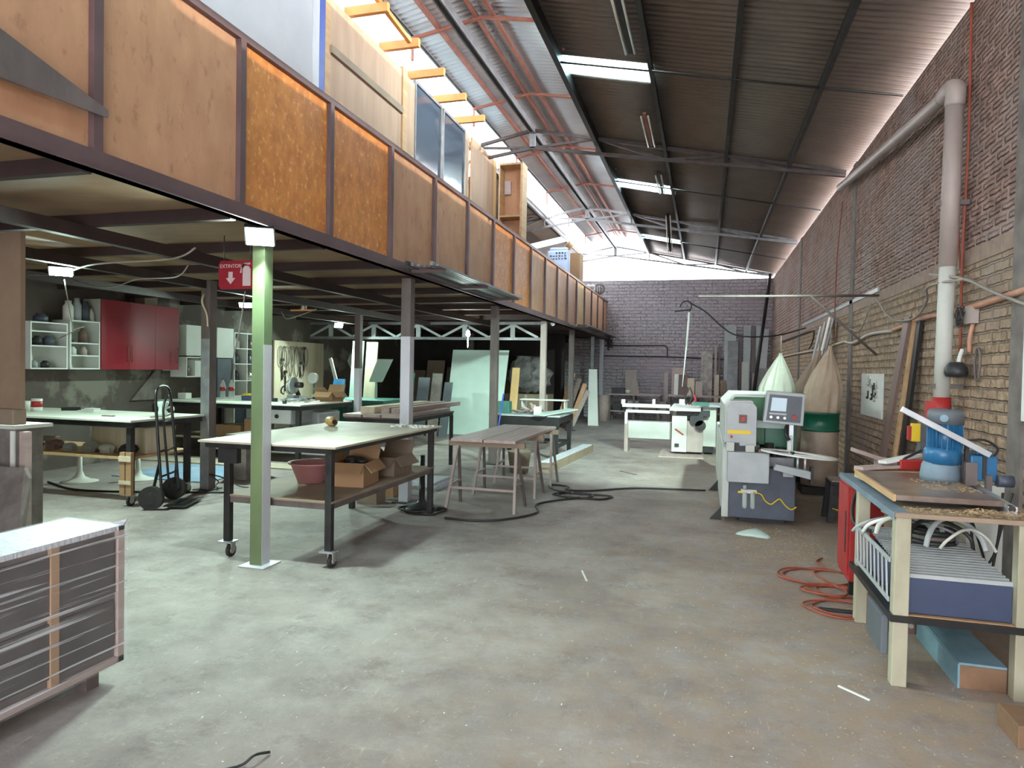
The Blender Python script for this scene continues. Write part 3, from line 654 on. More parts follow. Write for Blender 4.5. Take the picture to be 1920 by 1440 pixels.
mo = thing('ceiling_fitting', 'small orange-lit fitting under the joists right of the green post', 'light fitting', (-6.5, 10.1, 2.53))
MB().bx(-6.75, -6.3, 10.08, 10.12, 2.5, 2.525).build('bar', 'wood_orange', mo); MB().cyl((-6.5, 10.1, 2.525), (-6.5, 10.1, 2.63), .05, n=12).build('canopy', 'chrome', mo)
cm = thing('security_camera', 'small white round camera under the mezzanine edge between the third and fourth posts', 'camera', (-3.30, 15.0, 2.6))
MB().lathe([(.05, 0), (.05, -.03), (.035, -.06), (0, -.075)], (-3.30, 15.0, 2.64), 14).build('dome', 'white', cm)

# ------------------------------------------------------------------ tables
def leg(x, y, z0, z1, w=.05): return MB().bx(x-w/2, x+w/2, y-w/2, y+w/2, z0, z1)
def caster(x, y, parent):
    c = MB().bx(x-.06, x+.06, y-.05, y+.05, .118, .13).build('caster', 'alu', parent)
    MB().bx(x+.0, x+.012, y-.025, y+.025, .045, .118).bx(x+.042, x+.054, y-.025, y+.025, .045, .118).build('fork', 'chrome', c)
    MB().cyl((x+.014, y, .052), (x+.040, y, .052), .052, n=18).build('wheel', 'rubber', c)
    MB().cyl((x+.008, y, .052), (x+.046, y, .052), .026, n=12).build('hub', 'chrome', c)
rt = thing('rolling_table', 'large rolling steel table with dusty plywood top behind the green post', 'table', (-3.39, 5.85, 0))
MB().bx(-4.03, -2.75, 4.73, 6.98, .942, .96).build('table_top', 'tabletop', rt, .003)
MB().bx(-3.98, -2.80, 4.76, 4.80, .90, .942).bx(-3.98, -2.80, 6.91, 6.95, .90, .942).bx(-3.98, -3.94, 4.80, 6.91, .90, .942).bx(-2.84, -2.80, 4.80, 6.91, .90, .942).bx(-3.84, -3.66, 4.745, 4.80, .78, .90).build('frame', 'darksteel', rt)
for x, y, c in ((-3.77, 4.79, 1), (-2.83, 4.79, 1), (-2.83, 6.86, 0), (-3.77, 6.86, 0)):
    leg(x, y, .13 if c else 0, .90, .055).build('leg', 'darksteel', rt, .003)
    if c: caster(x, y, rt)
MB().bx(-3.80, -2.80, 4.77, 6.90, .505, .52).build('shelf', 'mdf', rt)
MB().bx(-3.742, -2.858, 4.775, 4.805, .455, .505).bx(-2.845, -2.815, 4.818, 6.832, .455, .505).bx(-3.785, -3.755, 4.818, 6.832, .455, .505).build('shelf_rail', 'postbrown', rt)
bs = thing('basin', 'round pink plastic basin on the shelf of the rolling table', 'basin', (-3.46, 5.55, .52))
MB().lathe([(.02, .004), (.13, .004), (.195, .17), (.215, .172), (.22, .185), (.205, .185), (.19, .175), (.125, .018), (0, .018)], (-3.46, 5.55, .52), 32).build('bowl', 'pink', bs)
MB().lathe([(0, .10), (.165, .10), (.16, .095), (0, .095)], (-3.46, 5.55, .52), 24).build('plaster_residue', 'offwhite', bs)
def carton(x0, x1, y0, y1, z0, z1, label, m='card', flaps=1, tape=False, rot=0, name='cardboard_box', group=None, t=.006):
    o = thing(name, label, 'cardboard box', ((x0+x1)/2, (y0+y1)/2, z0), group)
    if flaps:
        MB().bx(x0, x1, y0, y0+t, z0, z1).bx(x0, x1, y1-t, y1, z0, z1).bx(x0, x0+t, y0+t, y1-t, z0, z1).bx(x1-t, x1, y0+t, y1-t, z0, z1).bx(x0+t, x1-t, y0+t, y1-t, z0, z0+t).build('body', m, o)
        f = (y1-y0)*.45; g = (x1-x0)*.45
        MB().prism([(x0, y0, z1), (x1, y0, z1), (x1+.01, y0-f*.75, z1-f*.45), (x0-.01, y0-f*.75, z1-f*.45)], (0, .003, .004)).build('flap', m, o)
        MB().prism([(x1, y0, z1), (x1, y1, z1), (x1+g*.55, y1, z1-g*.6), (x1+g*.55, y0, z1-g*.6)], (.003, 0, .004)).build('flap', m, o)
        MB().prism([(x0, y1, z1), (x1, y1, z1), (x1, y1+f*.35, z1+f*.7), (x0, y1+f*.35, z1+f*.7)], (0, .004, 0)).build('flap', m, o)
        MB().prism([(x0, y0, z1), (x0, y1, z1), (x0-g*.5, y1, z1+g*.5), (x0-g*.5, y0, z1+g*.5)], (.004, 0, .002)).build('flap', m, o)
    else:
        MB().bx(x0, x1, y0, y1, z0, z1).build('body', m, o, .004)
        MB().bx((x0+x1)/2-.02, (x0+x1)/2+.02, y0-.001, y1+.001, z1, z1+.001).build('tape', 'wood_pale', o)
    if rot: o.rotation_euler = (0, 0, rot)
    return o
carton(-3.20, -2.90, 5.42, 5.80, .52, .73, 'open brown cardboard box near the front of the rolling table shelf', rot=.12)
carton(-3.22, -2.90, 6.10, 6.52, .52, .70, 'open greyish carton on the rolling table shelf behind the brown box', 'card_dull')
rb = MB(); random.seed(3)
for k in range(8): rb.sphere((-3.05+random.uniform(-.09, .09), 5.61+random.uniform(-.12, .12), .70+random.uniform(0, .05)), .05, 8, (1.3, 1, .6))
solo(rb, 'black_scrap', 'black', 'black scraps heaped in the open brown box', 'scraps').__setitem__('kind', 'stuff')
gd = thing('gourd', 'small ochre gourd-like turned piece lying on the rolling table', 'wooden piece', (-3.76, 6.38, .96))
MB().lathe([(.0, -.10), (.03, -.10), (.045, -.08), (.05, -.03), (.045, .02), (.05, .06), (.035, .085), (.03, .10), (.0, .10)], (-3.76, 6.38, 1.01), 18, (.75, -.66, 0)).build('body', 'ochre', gd)
MB().cyl((-3.688, 6.316, 1.01), (-3.682, 6.311, 1.01), .026, n=12).build('dark_hole', 'black', gd)
cr = MB(); random.seed(11)
for k in range(60):
    x, y = -3.18+random.random()*.38, 6.55+random.random()*.25; a = random.uniform(.006, .022)
    cr.bx(x, x+a*1.5, y, y+a, .9605, .9605+a*.9)
solo(cr, 'white_offcuts', 'white', 'scatter of white crumbs at the far corner of the rolling table', 'crumbs')['kind'] = 'stuff'

# pedestal, boxes and cables on the floor under the rolling table
pd = thing('pedestal_stand', 'dark stand with round base on the floor behind the rolling table', 'stand', (-3.19, 7.12, 0))
MB().lathe([(.24, 0), (.24, .015), (.20, .03), (.06, .07), (.035, .10), (.03, .6), (0, .6)], (-3.05, 7.15, 0), 24).build('base', 'blacksteel', pd)
carton(-3.85, -3.60, 7.12, 7.35, 0, .16, 'small low cardboard box on the floor at the back of the rolling table', 'card_dull', 0)
carton(-4.18, -3.62, 7.60, 7.95, 0, .30, 'worn brown box on the floor behind the rolling table', 'card', 0)
solo(MB().bx(-3.95, -3.30, 8.2, 8.9, 0, .05).bx(-3.9, -3.35, 8.25, 8.85, .05, .09), 'foil_bundle', 'sparkle', 'flat bundle of shiny plastic wrap on the floor behind the cartons', 'plastic bundle')
random.seed(21)
def coil(cx, cy, n, r, m, label, rr=.011, zz=.012, spread=.12, name='floor_cable'):
    pts = []
    for k in range(n*8):
        a = k*pi/4; R = r*(1+.25*sin(k*.7)); pts.append((cx+R*1.3*cos(a)+random.uniform(-1, 1)*spread*.3+.05*sin(k*.21), cy+R*sin(a)+random.uniform(-1, 1)*spread*.3, zz+rr*(k//8)*.9))
    return solo(MB().tube(pts, rr, n=6, sub=4), name, m, label, 'cable')
coil(-2.95, 6.95, 3, .16, 'cord_black', 'black cable coiled round the foot of the dark stand')
hs = [(-2.6, 6.72, .013), (-2.3, 6.70, .013), (-2.0, 6.85, .013), (-1.75, 7.3, .013), (-1.85, 7.8, .013), (-1.5, 8.3, .013), (-1.2, 8.35, .013), (-1.1, 8.6, .013), (-1.6, 8.55, .03), (-1.9, 8.75, .03), (-2.0, 9.15, .013), (-1.75, 9.1, .013), (-1.7, 8.75, .03), (-1.4, 8.9, .013), (-.9, 9.3, .013), (-.3, 9.45, .013), (.05, 9.5, .013)]
cable('floor_hose', hs, .013, 'cord_black', 'long black hose looping across the floor from trestles to the green machine', 8)
coil(-1.55, 8.45, 2, .17, 'cord_black', 'black hose loops on the floor beside the trestle table')

# trestles with two brown boards
tl = ['nearest the camera under the brown boards', 'middle one under the brown boards', 'furthest one under the brown boards']
for k, y in enumerate((7.42, 8.35, 9.25)):
    t = thing('trestle', 'thin steel-legged trestle, '+tl[k], 'trestle', (-2.36, y, 0), 'trestles under the brown boards')
    MB().bx(-2.82, -1.92, y-.03, y+.03, .70, .76).build('beam', 'mdf', t)
    for x in (-2.72, -2.02):
        for s in (-1, 1):
            MB().beam((x, y+s*.02, .70), (x+(-.05 if x < -2.4 else .05), y+s*.24, 0), .03, .03, (1, 0, 0)).build('leg', 'pvc' if s < 0 else 'postbrown', t)
        MB().beam((x-.02 if x < -2.4 else x+.02, y-.15, .28), (x-.02 if x < -2.4 else x+.02, y+.15, .28), .025, .02).build('brace', 'pvc', t)
    MB().beam((-2.75, y-.165, .24), (-1.99, y-.165, .24), .025, .02).build('stretcher', 'pvc', t)
for k, x in enumerate((-2.76, -2.37)):
    solo(B(x, x+.375, 7.28, 9.42, .76, .795), 'board', 'wood_greypink', ('left' if k == 0 else 'right')+' of two weathered brown boards lying across the trestles', 'board', 'brown boards across the trestles', .003)

# table with a stack of timbers
st = thing('steel_table', 'dark steel table carrying pale timbers behind the rolling table', 'table', (-4.4, 9.6, 0))
MB().bx(-4.88, -3.95, 8.62, 10.55, .86, .885).build('table_top', 'postbrown', st); MB().bx(-4.86, -3.97, 8.64, 8.68, .81, .86).bx(-3.99, -3.95, 8.68, 10.5, .81, .86).build('frame', 'darksteel', st)
for x, y in ((-4.84, 8.66), (-3.98, 8.66), (-3.98, 10.5), (-4.84, 10.5)): leg(x, y, 0, .81, .05).build('leg', 'darksteel', st)
for k, (x, w, z, h, m, y1) in enumerate(((-4.86, .28, .885, .04, 'wood_greypink', 10.4), (-4.55, .26, .885, .04, 'wood_greypink', 10.3), (-4.26, .28, .885, .05, 'pvc', 10.45), (-4.72, .22, .925, .09, 'wood_pale', 10.9), (-4.4, .13, .925, .09, 'wood_greypink', 11.0), (-4.24, .12, .935, .07, 'wood_greypink', 11.3))):
    solo(B(x, x+w, 8.55 if k < 3 else 8.8, y1, z, z+h), 'timber', m, ['flat board at the left of the timber stack', 'flat board in the middle under the timber stack', 'grey flat board at the right under the timber stack', 'wide pale timber on top left of the stack', 'narrow pale timber in the middle on top of the stack', 'longest pale timber on top right of the stack'][k], 'timber', 'timbers stacked on the dark steel table', .002)

# tall white panel
pn = solo(MB().hexa([(-6.0, 15.35, 0), (-4.62, 15.35, 0), (-4.62, 15.38, 0), (-6.0, 15.38, 0), (-5.92, 15.66, 2.03), (-4.50, 15.66, 2.03), (-4.50, 15.69, 2.03), (-5.92, 15.69, 2.03)]), 'leaning_sheet', 'glassgreen', 'tall pale mint panel leaning upright under the mezzanine', 'panel')
solo(MB().hexa([(-4.48, 15.5, 0), (-4.28, 15.5, 0), (-4.28, 15.53, 0), (-4.48, 15.53, 0), (-4.42, 15.72, 1.62), (-4.24, 15.72, 1.62), (-4.24, 15.75, 1.62), (-4.42, 15.75, 1.62)]), 'narrow_panel', 'ply_yellow', 'narrow tan strip of board leaning right of the tall mint panel', 'board')

# black workbench with clutter
bb = thing('workbench', 'black steel workbench cluttered with parts behind the trestle boards', 'workbench', (-3.05, 12.4, 0))
MB().bx(-3.72, -2.40, 11.65, 13.0, .76, .785).build('table_top', 'lgrey', bb); MB().bx(-3.70, -2.42, 11.66, 11.69, .58, .76).bx(-2.45, -2.42, 11.69, 12.98, .64, .76).build('apron', 'blacksteel', bb)
for x, y in ((-3.67, 11.73), (-2.48, 11.73), (-2.48, 12.93), (-3.67, 12.93)): leg(x, y, 0, .76, .07).build('leg', 'blacksteel', bb)
MB().bx(-3.6, -2.5, 12.9, 12.94, .2, .26).bx(-2.5, -2.46, 11.8, 12.9, .2, .26).build('stretcher', 'blacksteel', bb)
solo(MB().bx(-3.4, -2.5, 12.65, 12.98, 1.0, 1.02).bx(-3.38, -3.36, 12.7, 12.95, .785, 1.0).bx(-2.55, -2.53, 12.7, 12.95, .785, 1.0), 'raised_shelf', 'offwhite', 'low pale riser shelf at the back of the black workbench', 'shelf')
solo(B(-3.62, -3.40, 11.9, 12.1, .785, 1.0), 'machine_block', 'teal', 'grey-green block at the left end of the black workbench', 'machine part', None, .01)
solo(B(-2.9, -2.78, 11.75, 11.86, .785, .93), 'white_box', 'white', 'small white box at the front right of the black workbench', 'box')
random.seed(4); sc = MB()
for k in range(9):
    x, y = -3.3+random.random()*.45, 11.85+random.random()*.5; a = random.random()*3
    sc.beam((x, y, .80+.015*k*.3), (x+.25*cos(a), y+.18*sin(a), .81+random.random()*.05), .03, .02)
solo(sc, 'metal_scraps', 'postbrown', 'pile of dark metal scraps in the middle of the black workbench', 'scraps')['kind'] = 'stuff'
sc = MB()
for k in range(6):
    x, y = -3.05+random.random()*.25, 11.95+random.random()*.3; a = random.random()*3
    sc.beam((x, y, .80), (x+.28*cos(a), y+.1*sin(a), .90+random.random()*.08), .03, .02)
solo(sc, 'wood_sticks', 'wood_greypink', 'heap of short wooden sticks on the black workbench', 'sticks')['kind'] = 'stuff'
solo(MB().beam((-2.75, 11.5, .80), (-2.35, 12.6, .86), .22, .02, (1, 0, 0)), 'teal_strip', 'glassgreen', 'pale teal strip overhanging the right corner of the black workbench', 'strip')
solo(MB().cyl((-3.56, 11.52, 0.01), (-3.42, 11.61, 1.15), .015, n=8), 'blue_rod', 'bluestrip', 'bright blue rod leaning on the left end of the black workbench', 'rod')
bk = thing('bucket', 'dusty brown bucket on the floor under the far end of the trestle boards', 'bucket', (-2.55, 10.2, 0))
MB().lathe([(.14, 0), (.18, .32), (.19, .33), (.175, .33), (.135, .012), (0, .012)], (-2.72, 10.15, 0), 20).build('body', 'card_dull', bk)
lb = thing('long_box', 'long narrow wooden box with crumpled plastic on the floor right of the trestles', 'box', (-2.35, 11.8, 0))
MB().prism([(-2.46, 10.25, 0), (-2.25, 10.25, 0), (-2.06, 13.3, 0), (-2.27, 13.3, 0)], (0, 0, .13)).build('body', 'mdf', lb)
MB().prism([(-2.44, 10.45, .131), (-2.27, 10.45, .131), (-2.08, 13.2, .131), (-2.25, 13.2, .131)], (0, 0, .02)).build('plastic_cover', 'sparkle', lb)

# ------------------------------------------------------------------ dark storage bay: leaning sheets and stock
random.seed(14)
for k in range(7):
    x = -8.6+k*.62; m = ['card_dull', 'mdf', 'postbrown', 'concrete', 'wood_dark', 'mdf', 'postbrown'][k]
    h = 1.5+.1*((k*3) % 5)
    solo(MB().hexa([(x, 18.6, 0), (x+.55, 18.6, 0), (x+.55, 18.64, 0), (x, 18.64, 0), (x, 19.0, h), (x+.55, 19.0, h), (x+.55, 19.04, h), (x, 19.04, h)]), 'stored_sheet', m,
         ['leftmost', 'second from the left', 'third from the left', 'fourth from the left', 'fifth from the left', 'sixth from the left', 'rightmost'][k]+' dim sheet leaning at the back of the dark bay', 'sheet', 'sheets leaning in the dark bay')
from mathutils import noise as mnoise
bgk = MB().lathe([(0, 0)]+[(.62*(sin(pi*(.08+.84*q/22)))**.6, q/22*1.0) for q in range(1, 22)]+[(0, 1.0)], (-4.62, 18.1, .925), 48)
bgk.v = [(x+.16*mnoise.noise(Vector((x*5, y*5, z*5)))+.05*mnoise.noise(Vector((x*17, y*17, z*17))), y*1.0+.12*mnoise.noise(Vector((y*5, z*5, x*5)))+.05*mnoise.noise(Vector((y*19, z*19, x*19))), max(.925, z+.12*mnoise.noise(Vector((z*4, x*4, y*4))))) for x, y, z in bgk.v]
bgk.v = [(x, 18.1+(y-18.1)*.45, z) for x, y, z in bgk.v]
solo(bgk, 'plastic_film_heap', 'dullfilm', 'pale crumpled plastic heap on stock in the dark bay', 'plastic heap')['kind'] = 'stuff'
cr = thing('stock_crate', 'dim wooden crate under the plastic heap in the dark bay', 'crate', (-4.6, 18.1, 0))
MB().bx(-5.2, -4.0, 17.75, 18.45, .1, .92).build('body', 'mdf', cr)
for x in (-5.15, -4.6, -4.05): MB().bx(x-.04, x+.04, 17.72, 17.75, 0, .92).build('post', 'wood_greypink', cr)
for k, (x, y, h, m) in enumerate(((-3.75, 18.2, 1.5, 'ply'), (-3.62, 18.5, 1.35, 'wood_dark'), (-3.5, 18.7, 1.2, 'ply'), (-3.46, 18.95, 1.0, 'wood_greypink'))):
    solo(MB().beam((x-.1, y, .01), (x+.25, y+.5, h), .12, .03, (1, .3, 0)), 'leaning_offcut', m, ['tallest of the offcuts leaning in the bay mouth', 'dark second offcut leaning in the bay mouth', 'third offcut leaning in the bay mouth', 'shortest offcut leaning in the bay mouth'][k], 'offcut', 'offcuts leaning by the bay mouth')
solo(MB().hexa([(-3.20, 19.5, 0), (-2.90, 19.5, 0), (-2.90, 19.53, 0), (-3.20, 19.53, 0), (-3.27, 19.9, 1.62), (-3.03, 19.9, 1.62), (-3.03, 19.93, 1.62), (-3.27, 19.93, 1.62)]), 'white_plank', 'white', 'tall narrow white plank leaning at the mezzanine corner', 'plank')
rl = MB().cyl((-3.05, 21.5, 0), (-3.05, 21.5, .82), .17, n=20)
solo(rl, 'fibre_drum', 'wood_greypink', 'upright brown drum beside the white plank near the end wall', 'drum')

# ------------------------------------------------------------------ green machine bench, glass racks
gm = thing('green_machine', 'teal-green steel machine cabinet beyond the white workbench', 'machine', (-7.1, 13.4, 0))
MB().bx(-7.75, -6.55, 12.9, 14.1, .0, .82).build('cabinet', 'teal', gm, .01); MB().bx(-7.85, -6.35, 12.8, 14.2, .82, .88).build('table_top', 'teal', gm, .004)
MB().bx(-7.6, -6.9, 12.885, 12.9, .12, .72).build('door', 'darkgreen', gm)
for k, (x, w, h, m) in enumerate(((-7.75, .28, 1.28, 'glassgreen'), (-7.40, .28, 1.26, 'wood_pale'), (-6.9, .30, .55, 'darkgreen'), (-6.5, .28, .45, 'panelgrey'), (-6.15, .25, .55, 'concrete'), (-5.85, .2, .35, 'panelgrey'))):
    z0 = .88 if k < 2 else 0
    solo(MB().hexa([(x, 14.6 if k > 1 else 13.9, z0), (x+w, 14.6 if k > 1 else 13.9, z0), (x+w, 14.63 if k > 1 else 13.93, z0), (x, 14.63 if k > 1 else 13.93, z0), (x, (14.95 if k > 1 else 14.05), z0+h+(.9 if k > 1 else 0)), (x+w, (14.95 if k > 1 else 14.05), z0+h+(.9 if k > 1 else 0)), (x+w, (14.98 if k > 1 else 14.08), z0+h+(.9 if k > 1 else 0)), (x, (14.98 if k > 1 else 14.08), z0+h+(.9 if k > 1 else 0))]),
         'leaning_glass', m, ['tall pale-green pane behind the green machine, leftmost', 'tall whitish pane behind the green machine', 'dark green pane right of the green machine', 'dim slate pane right of the dark green one', 'grey pane right of the slate one', 'rightmost dim pane before the tall mint panel'][k], 'pane', 'panes leaning behind the green machine')
solo(MB().prism([(-7.05, 13.5, 1.25), (-6.75, 13.5, 1.25), (-6.5, 13.5, 1.75), (-6.85, 13.5, 1.75)], (0, .05, 0)).bx(-6.9, -6.87, 13.5, 13.55, .88, 1.25), 'tilted_tray', 'glassgreen', 'tilted dark-framed tray standing on the green machine', 'tray')
solo(MB().beam((-7.62, 13.3, .88), (-8.0, 13.5, 1.75), .07, .03, (1, 0, 0)), 'leaning_lath', 'white', 'white lath leaning left of the green machine', 'lath')
solo(MB().hexa([(-7.72, 13.05, .885), (-7.40, 13.05, .885), (-7.40, 13.08, .885), (-7.72, 13.08, .885), (-7.82, 13.35, 1.30), (-7.55, 13.35, 1.30), (-7.55, 13.38, 1.30), (-7.82, 13.38, 1.30)]), 'blue_plate', 'blue', 'blue plate leaning on the left of the green machine', 'plate')

# ------------------------------------------------------------------ white workbench by the left wall
wbn = thing('workbench', 'long white-topped workbench below the tool board', 'workbench', (-7.6, 10.3, 0))
MB().bx(-9.0, -6.18, 9.54, 11.2, .93, .955).build('table_top', 'benchtop', wbn, .003); MB().bx(-8.98, -6.2, 9.56, 9.6, .86, .93).bx(-6.24, -6.2, 9.6, 11.18, .86, .93).build('frame', 'darksteel', wbn)
for x, y in ((-8.95, 9.6), (-6.25, 9.6), (-6.25, 11.14), (-8.95, 11.14)): leg(x, y, 0, .86, .07).build('leg', 'darksteel', wbn)
MB().bx(-8.9, -6.28, 9.62, 11.1, .33, .35).build('shelf', 'mdf', wbn)
dr = thing('drawer_unit', 'white drawer unit with a black round pull under the white workbench', 'drawer unit', (-6.75, 10, .6))
MB().bx(-7.05, -6.45, 9.72, 10.4, .62, .86).build('body', 'lgrey', dr)
df = MB().bx(-7.04, -6.46, 9.70, 9.72, .63, .855).build('drawer', 'white', dr); MB().cyl((-6.72, 9.70, .745), (-6.72, 9.685, .745), .035, n=16).build('pull', 'black', df)
carton(-7.95, -7.45, 9.75, 10.15, .35, .56, 'plain brown box on the shelf of the white workbench, leftmost', 'card', 0)
carton(-7.38, -7.08, 9.75, 10.15, .35, .68, 'tall brown box on the shelf beside the plain one', 'card', 0)
solo(B(-6.95, -6.60, 9.8, 10.2, .35, .52), 'white_crate', 'white', 'white tub on the shelf under the drawer unit', 'tub', None, .01)
grey = solo(MB().bx(-6.9, -6.3, 10.3, 11.0, .35, .80), 'grey_machine', 'lgrey', 'grey motor housing under the right end of the white workbench', 'machine', None, .04)
def bottle(x, y, z, lab):
    t = thing('soda_bottle', lab, 'bottle', (x, y, z), 'soda bottles on the white workbench')
    MB().lathe([(0, 0), (.045, 0), (.05, .02), (.05, .13), (.048, .20), (.05, .24), (.03, .31), (.016, .335), (.016, .36), (0, .36)], (x, y, z), 16).build('bottle_body', 'clear', t)
    MB().lathe([(.0515, .14), (.0515, .21)], (x, y, z), 16).build('label', 'redpaint', t)
    MB().cyl((x, y, z+.345), (x, y, z+.37), .018, n=10).build('cap', 'redpaint', t)
bottle(-8.45, 10.55, .955, 'left one of two large soda bottles on the white workbench')
bottle(-8.32, 10.62, .955, 'right one of two large soda bottles on the white workbench')
solo(B(-8.95, -8.78, 10.0, 10.15, .955, 1.06), 'white_case', 'white', 'small white case at the left end of the white workbench', 'case', None, .01)
# miter saw
ms = thing('miter_saw', 'grey and black miter saw standing on the white workbench', 'miter saw', (-7.0, 10.6, .955))
MB().lathe([(.17, 0), (.17, .04), (.15, .05), (0, .05)], (-7.0, 10.6, .955), 20).bx(-7.2, -6.8, 10.5, 10.7, .957, .985).build('base', 'lgrey', ms)
MB().bx(-7.2, -6.8, 10.68, 10.7, .985, 1.05).build('fence', 'alu', ms)
MB().beam((-7.0, 10.78, .99), (-6.98, 10.6, 1.22), .06, .05, (1, 0, 0)).build('arm', 'darksteel', ms)
MB().cyl((-7.02, 10.50, 1.20), (-6.985, 10.50, 1.20), .135, n=28).build('blade', 'chrome', ms)
MB().cyl((-6.985, 10.52, 1.23), (-6.94, 10.52, 1.23), .145, n=24).build('blade_guard', 'lgrey', ms)
MB().cyl((-6.93, 10.55, 1.24), (-6.80, 10.55, 1.24), .05, n=14).build('motor', 'black', ms)
MB().tube([(-7.02, 10.36, 1.22), (-7.02, 10.28, 1.20), (-7.03, 10.26, 1.12), (-7.03, 10.34, 1.08)], .014, n=8).build('handle', 'black', ms)
pf = thing('pedestal_fan', 'small greenish fan on a stem behind the miter saw', 'fan', (-6.82, 10.95, .955))
MB().cyl((-6.82, 10.95, .955), (-6.82, 10.95, 1.28), .018, n=8).build('stem', 'teal', pf); MB().cyl((-6.82, 10.95, .955), (-6.82, 10.95, .975), .10, n=20).build('base', 'black', pf)
MB().cyl((-6.82, 10.90, 1.36), (-6.82, 10.96, 1.36), .10, .09, n=22).build('head', 'palegreen', pf)
random.seed(31)
bag = MB().lathe([(0, 0), (.05, .01), (.06, .15), (.05, .30), (0, .31)], (-7.95, 10.45, 1.02), 12, (1, .1, 0), wob=lambda a, t: 1+.2*sin(3*a+5*t))
solo(bag, 'yellow_bag', 'yellow', 'rolled dull-yellow bag on the white workbench right of the green post', 'bag')
solo(B(-7.75, -7.5, 10.15, 10.3, .955, 1.04), 'blue_case', 'bluebox', 'small blue case below the yellow bag', 'case', None, .01)
solo(MB().beam((-7.5, 10.4, .97), (-7.0, 10.1, .99), .06, .03), 'hand_plane', 'darksteel', 'dark hand tool lying left of the miter saw', 'hand tool')
jar = ['black jar at the front edge under the miter saw', 'black jar at the front edge right of the miter saw']
for k, x in enumerate((-6.95, -6.55)): solo(MB().cyl((x, 9.66, .955), (x, 9.66, 1.02), .035, n=14), 'black_jar', 'black', jar[k], 'jar', 'black jars on the workbench edge')
carton(-6.62, -6.30, 10.7, 11.1, .955, 1.12, 'open brown box at the right end of the white workbench', 'card')
random.seed(8); cl = MB()
for k in range(16):
    x, y = -6.75+random.random()*.4, 9.9+random.random()*.6; a = random.random()*3
    cl.beam((x, y, .965), (x+.12*cos(a), y+.1*sin(a), .975+random.random()*.02), .02, .015)
solo(cl, 'small_fittings', 'chrome', 'scatter of small metal fittings at the right end of the white workbench', 'fittings')['kind'] = 'stuff'

# tool board with hoses
WLX = XL+.004
tbd = thing('tool_board', 'cream tool board hung with belts and tools beyond the white workbench', 'tool board', (-9.05, 14.0, .87))
MB().bx(-9.09, -9.05, 12.95, 14.95, .80, 2.12).build('board', 'wood_pale', tbd)
for k in range(9):
    y = 13.15+k*.12; a = .07+.02*(k % 3); h = .22+.06*((k*2) % 4)
    tool = MB().tube([(-9.02, y+a*sin(t), 2.0-h+h*cos(t)) for t in [i*pi/4 for i in range(8)]], .010, n=6, closed=True)
    solo(tool, 'drive_belt', 'postbrown' if k % 2 else 'cord_grey', None, 'belt', 'belts hanging on the tool board')['label'] = 'thin looped belt hanging on the cream tool board'
for k, (y, z, h) in enumerate(((13.2, 1.25, .42), (13.32, 1.0, .4), (13.9, 1.3, .3), (14.05, 1.45, .5))):
    solo(MB().bx(-9.045, -9.02, y, y+.035, z, z+h).bx(-9.045, -9.01, y-.02, y+.055, z+h, z+h+.06), 'hanging_tool', 'darksteel', ['long dark tool hanging at the left of the tool board', 'lower dark tool hanging at the left of the tool board', 'short tool hanging mid tool board', 'tallest dark tool on the right of the tool board'][k], 'tool', 'tools hanging on the tool board')
nt = MB(); nt.prism([(-9.10, 16.2, 1.72), (-9.10, 16.38, 1.92), (-9.10, 16.56, 1.72), (-9.10, 16.38, 1.52)], (.006, 0, 0))
solo(nt, 'diamond_sign', 'white', 'white diamond-shaped notice on the wall right of the tool board', 'sign')

# ------------------------------------------------------------------ wall cabinets
FX = -8.75
rc = thing('wall_cabinet', 'glossy red wall cabinet with white side above the left table', 'wall cabinet', (-8.9, 9.0, 1.47))
MB().bx(-9.09, FX-.02, 8.22, 8.24, 1.47, 2.53).bx(-9.09, FX-.02, 9.78, 9.80, 1.47, 2.53).bx(-9.09, FX-.02, 8.24, 9.78, 1.47, 1.49).bx(-9.09, FX-.02, 8.24, 9.78, 2.51, 2.53).bx(-9.09, -9.08, 8.24, 9.78, 1.49, 2.51).build('body', 'offwhite', rc)
for k in range(3):
    y0 = 8.22+k*.527
    d = MB().bx(FX-.018, FX, y0+.002, y0+.525, 1.47, 2.53).build('door', 'red', rc, .002)
    yh = y0+.485 if k == 0 else (y0+.045 if k == 1 else y0+.485)
    MB().tube([(FX, yh, 1.60), (FX+.028, yh, 1.60), (FX+.028, yh, 1.84), (FX, yh, 1.84)], .006, n=6, smooth=False).build('handle', 'maroon' if k == 2 else 'rust', d)
solo(B(-9.05, -8.85, 9.15, 9.42, 2.53, 2.68), 'small_box', 'card_dull', 'small grey box on top of the red wall cabinet', 'box')

def openshelf(name, label, y0, y1, z0, z1, zs, ys=(), m='white', x1=FX):
    t = thing(name, label, 'shelf unit', (-8.9, (y0+y1)/2, z0)); e = .018
    b = MB().bx(-9.09, x1, y0, y0+e, z0, z1).bx(-9.09, x1, y1-e, y1, z0, z1).bx(-9.09, x1, y0+e, y1-e, z0, z0+e).bx(-9.09, x1, y0+e, y1-e, z1-e, z1).bx(-9.09, -9.08, y0+e, y1-e, z0+e, z1-e)
    b.build('carcass', m, t)
    for z in zs: MB().bx(-9.08, x1-.005, y0+e, y1-e, z, z+e).build('shelf', m, t)
    for (y, a, c) in ys: MB().bx(-9.08, x1-.004, y, y+e, a, c).build('divider', m, t)
    return t
openshelf('open_wall_shelf', 'white open wall shelf at the far left beside the plywood partition', 7.10, 7.66, 1.47, 2.12, (1.78, 1.98))
openshelf('open_wall_shelf', 'white open wall shelf between the left shelf and the red cabinet', 7.70, 8.20, 1.47, 2.18, (1.66, 1.84))
random.seed(77)
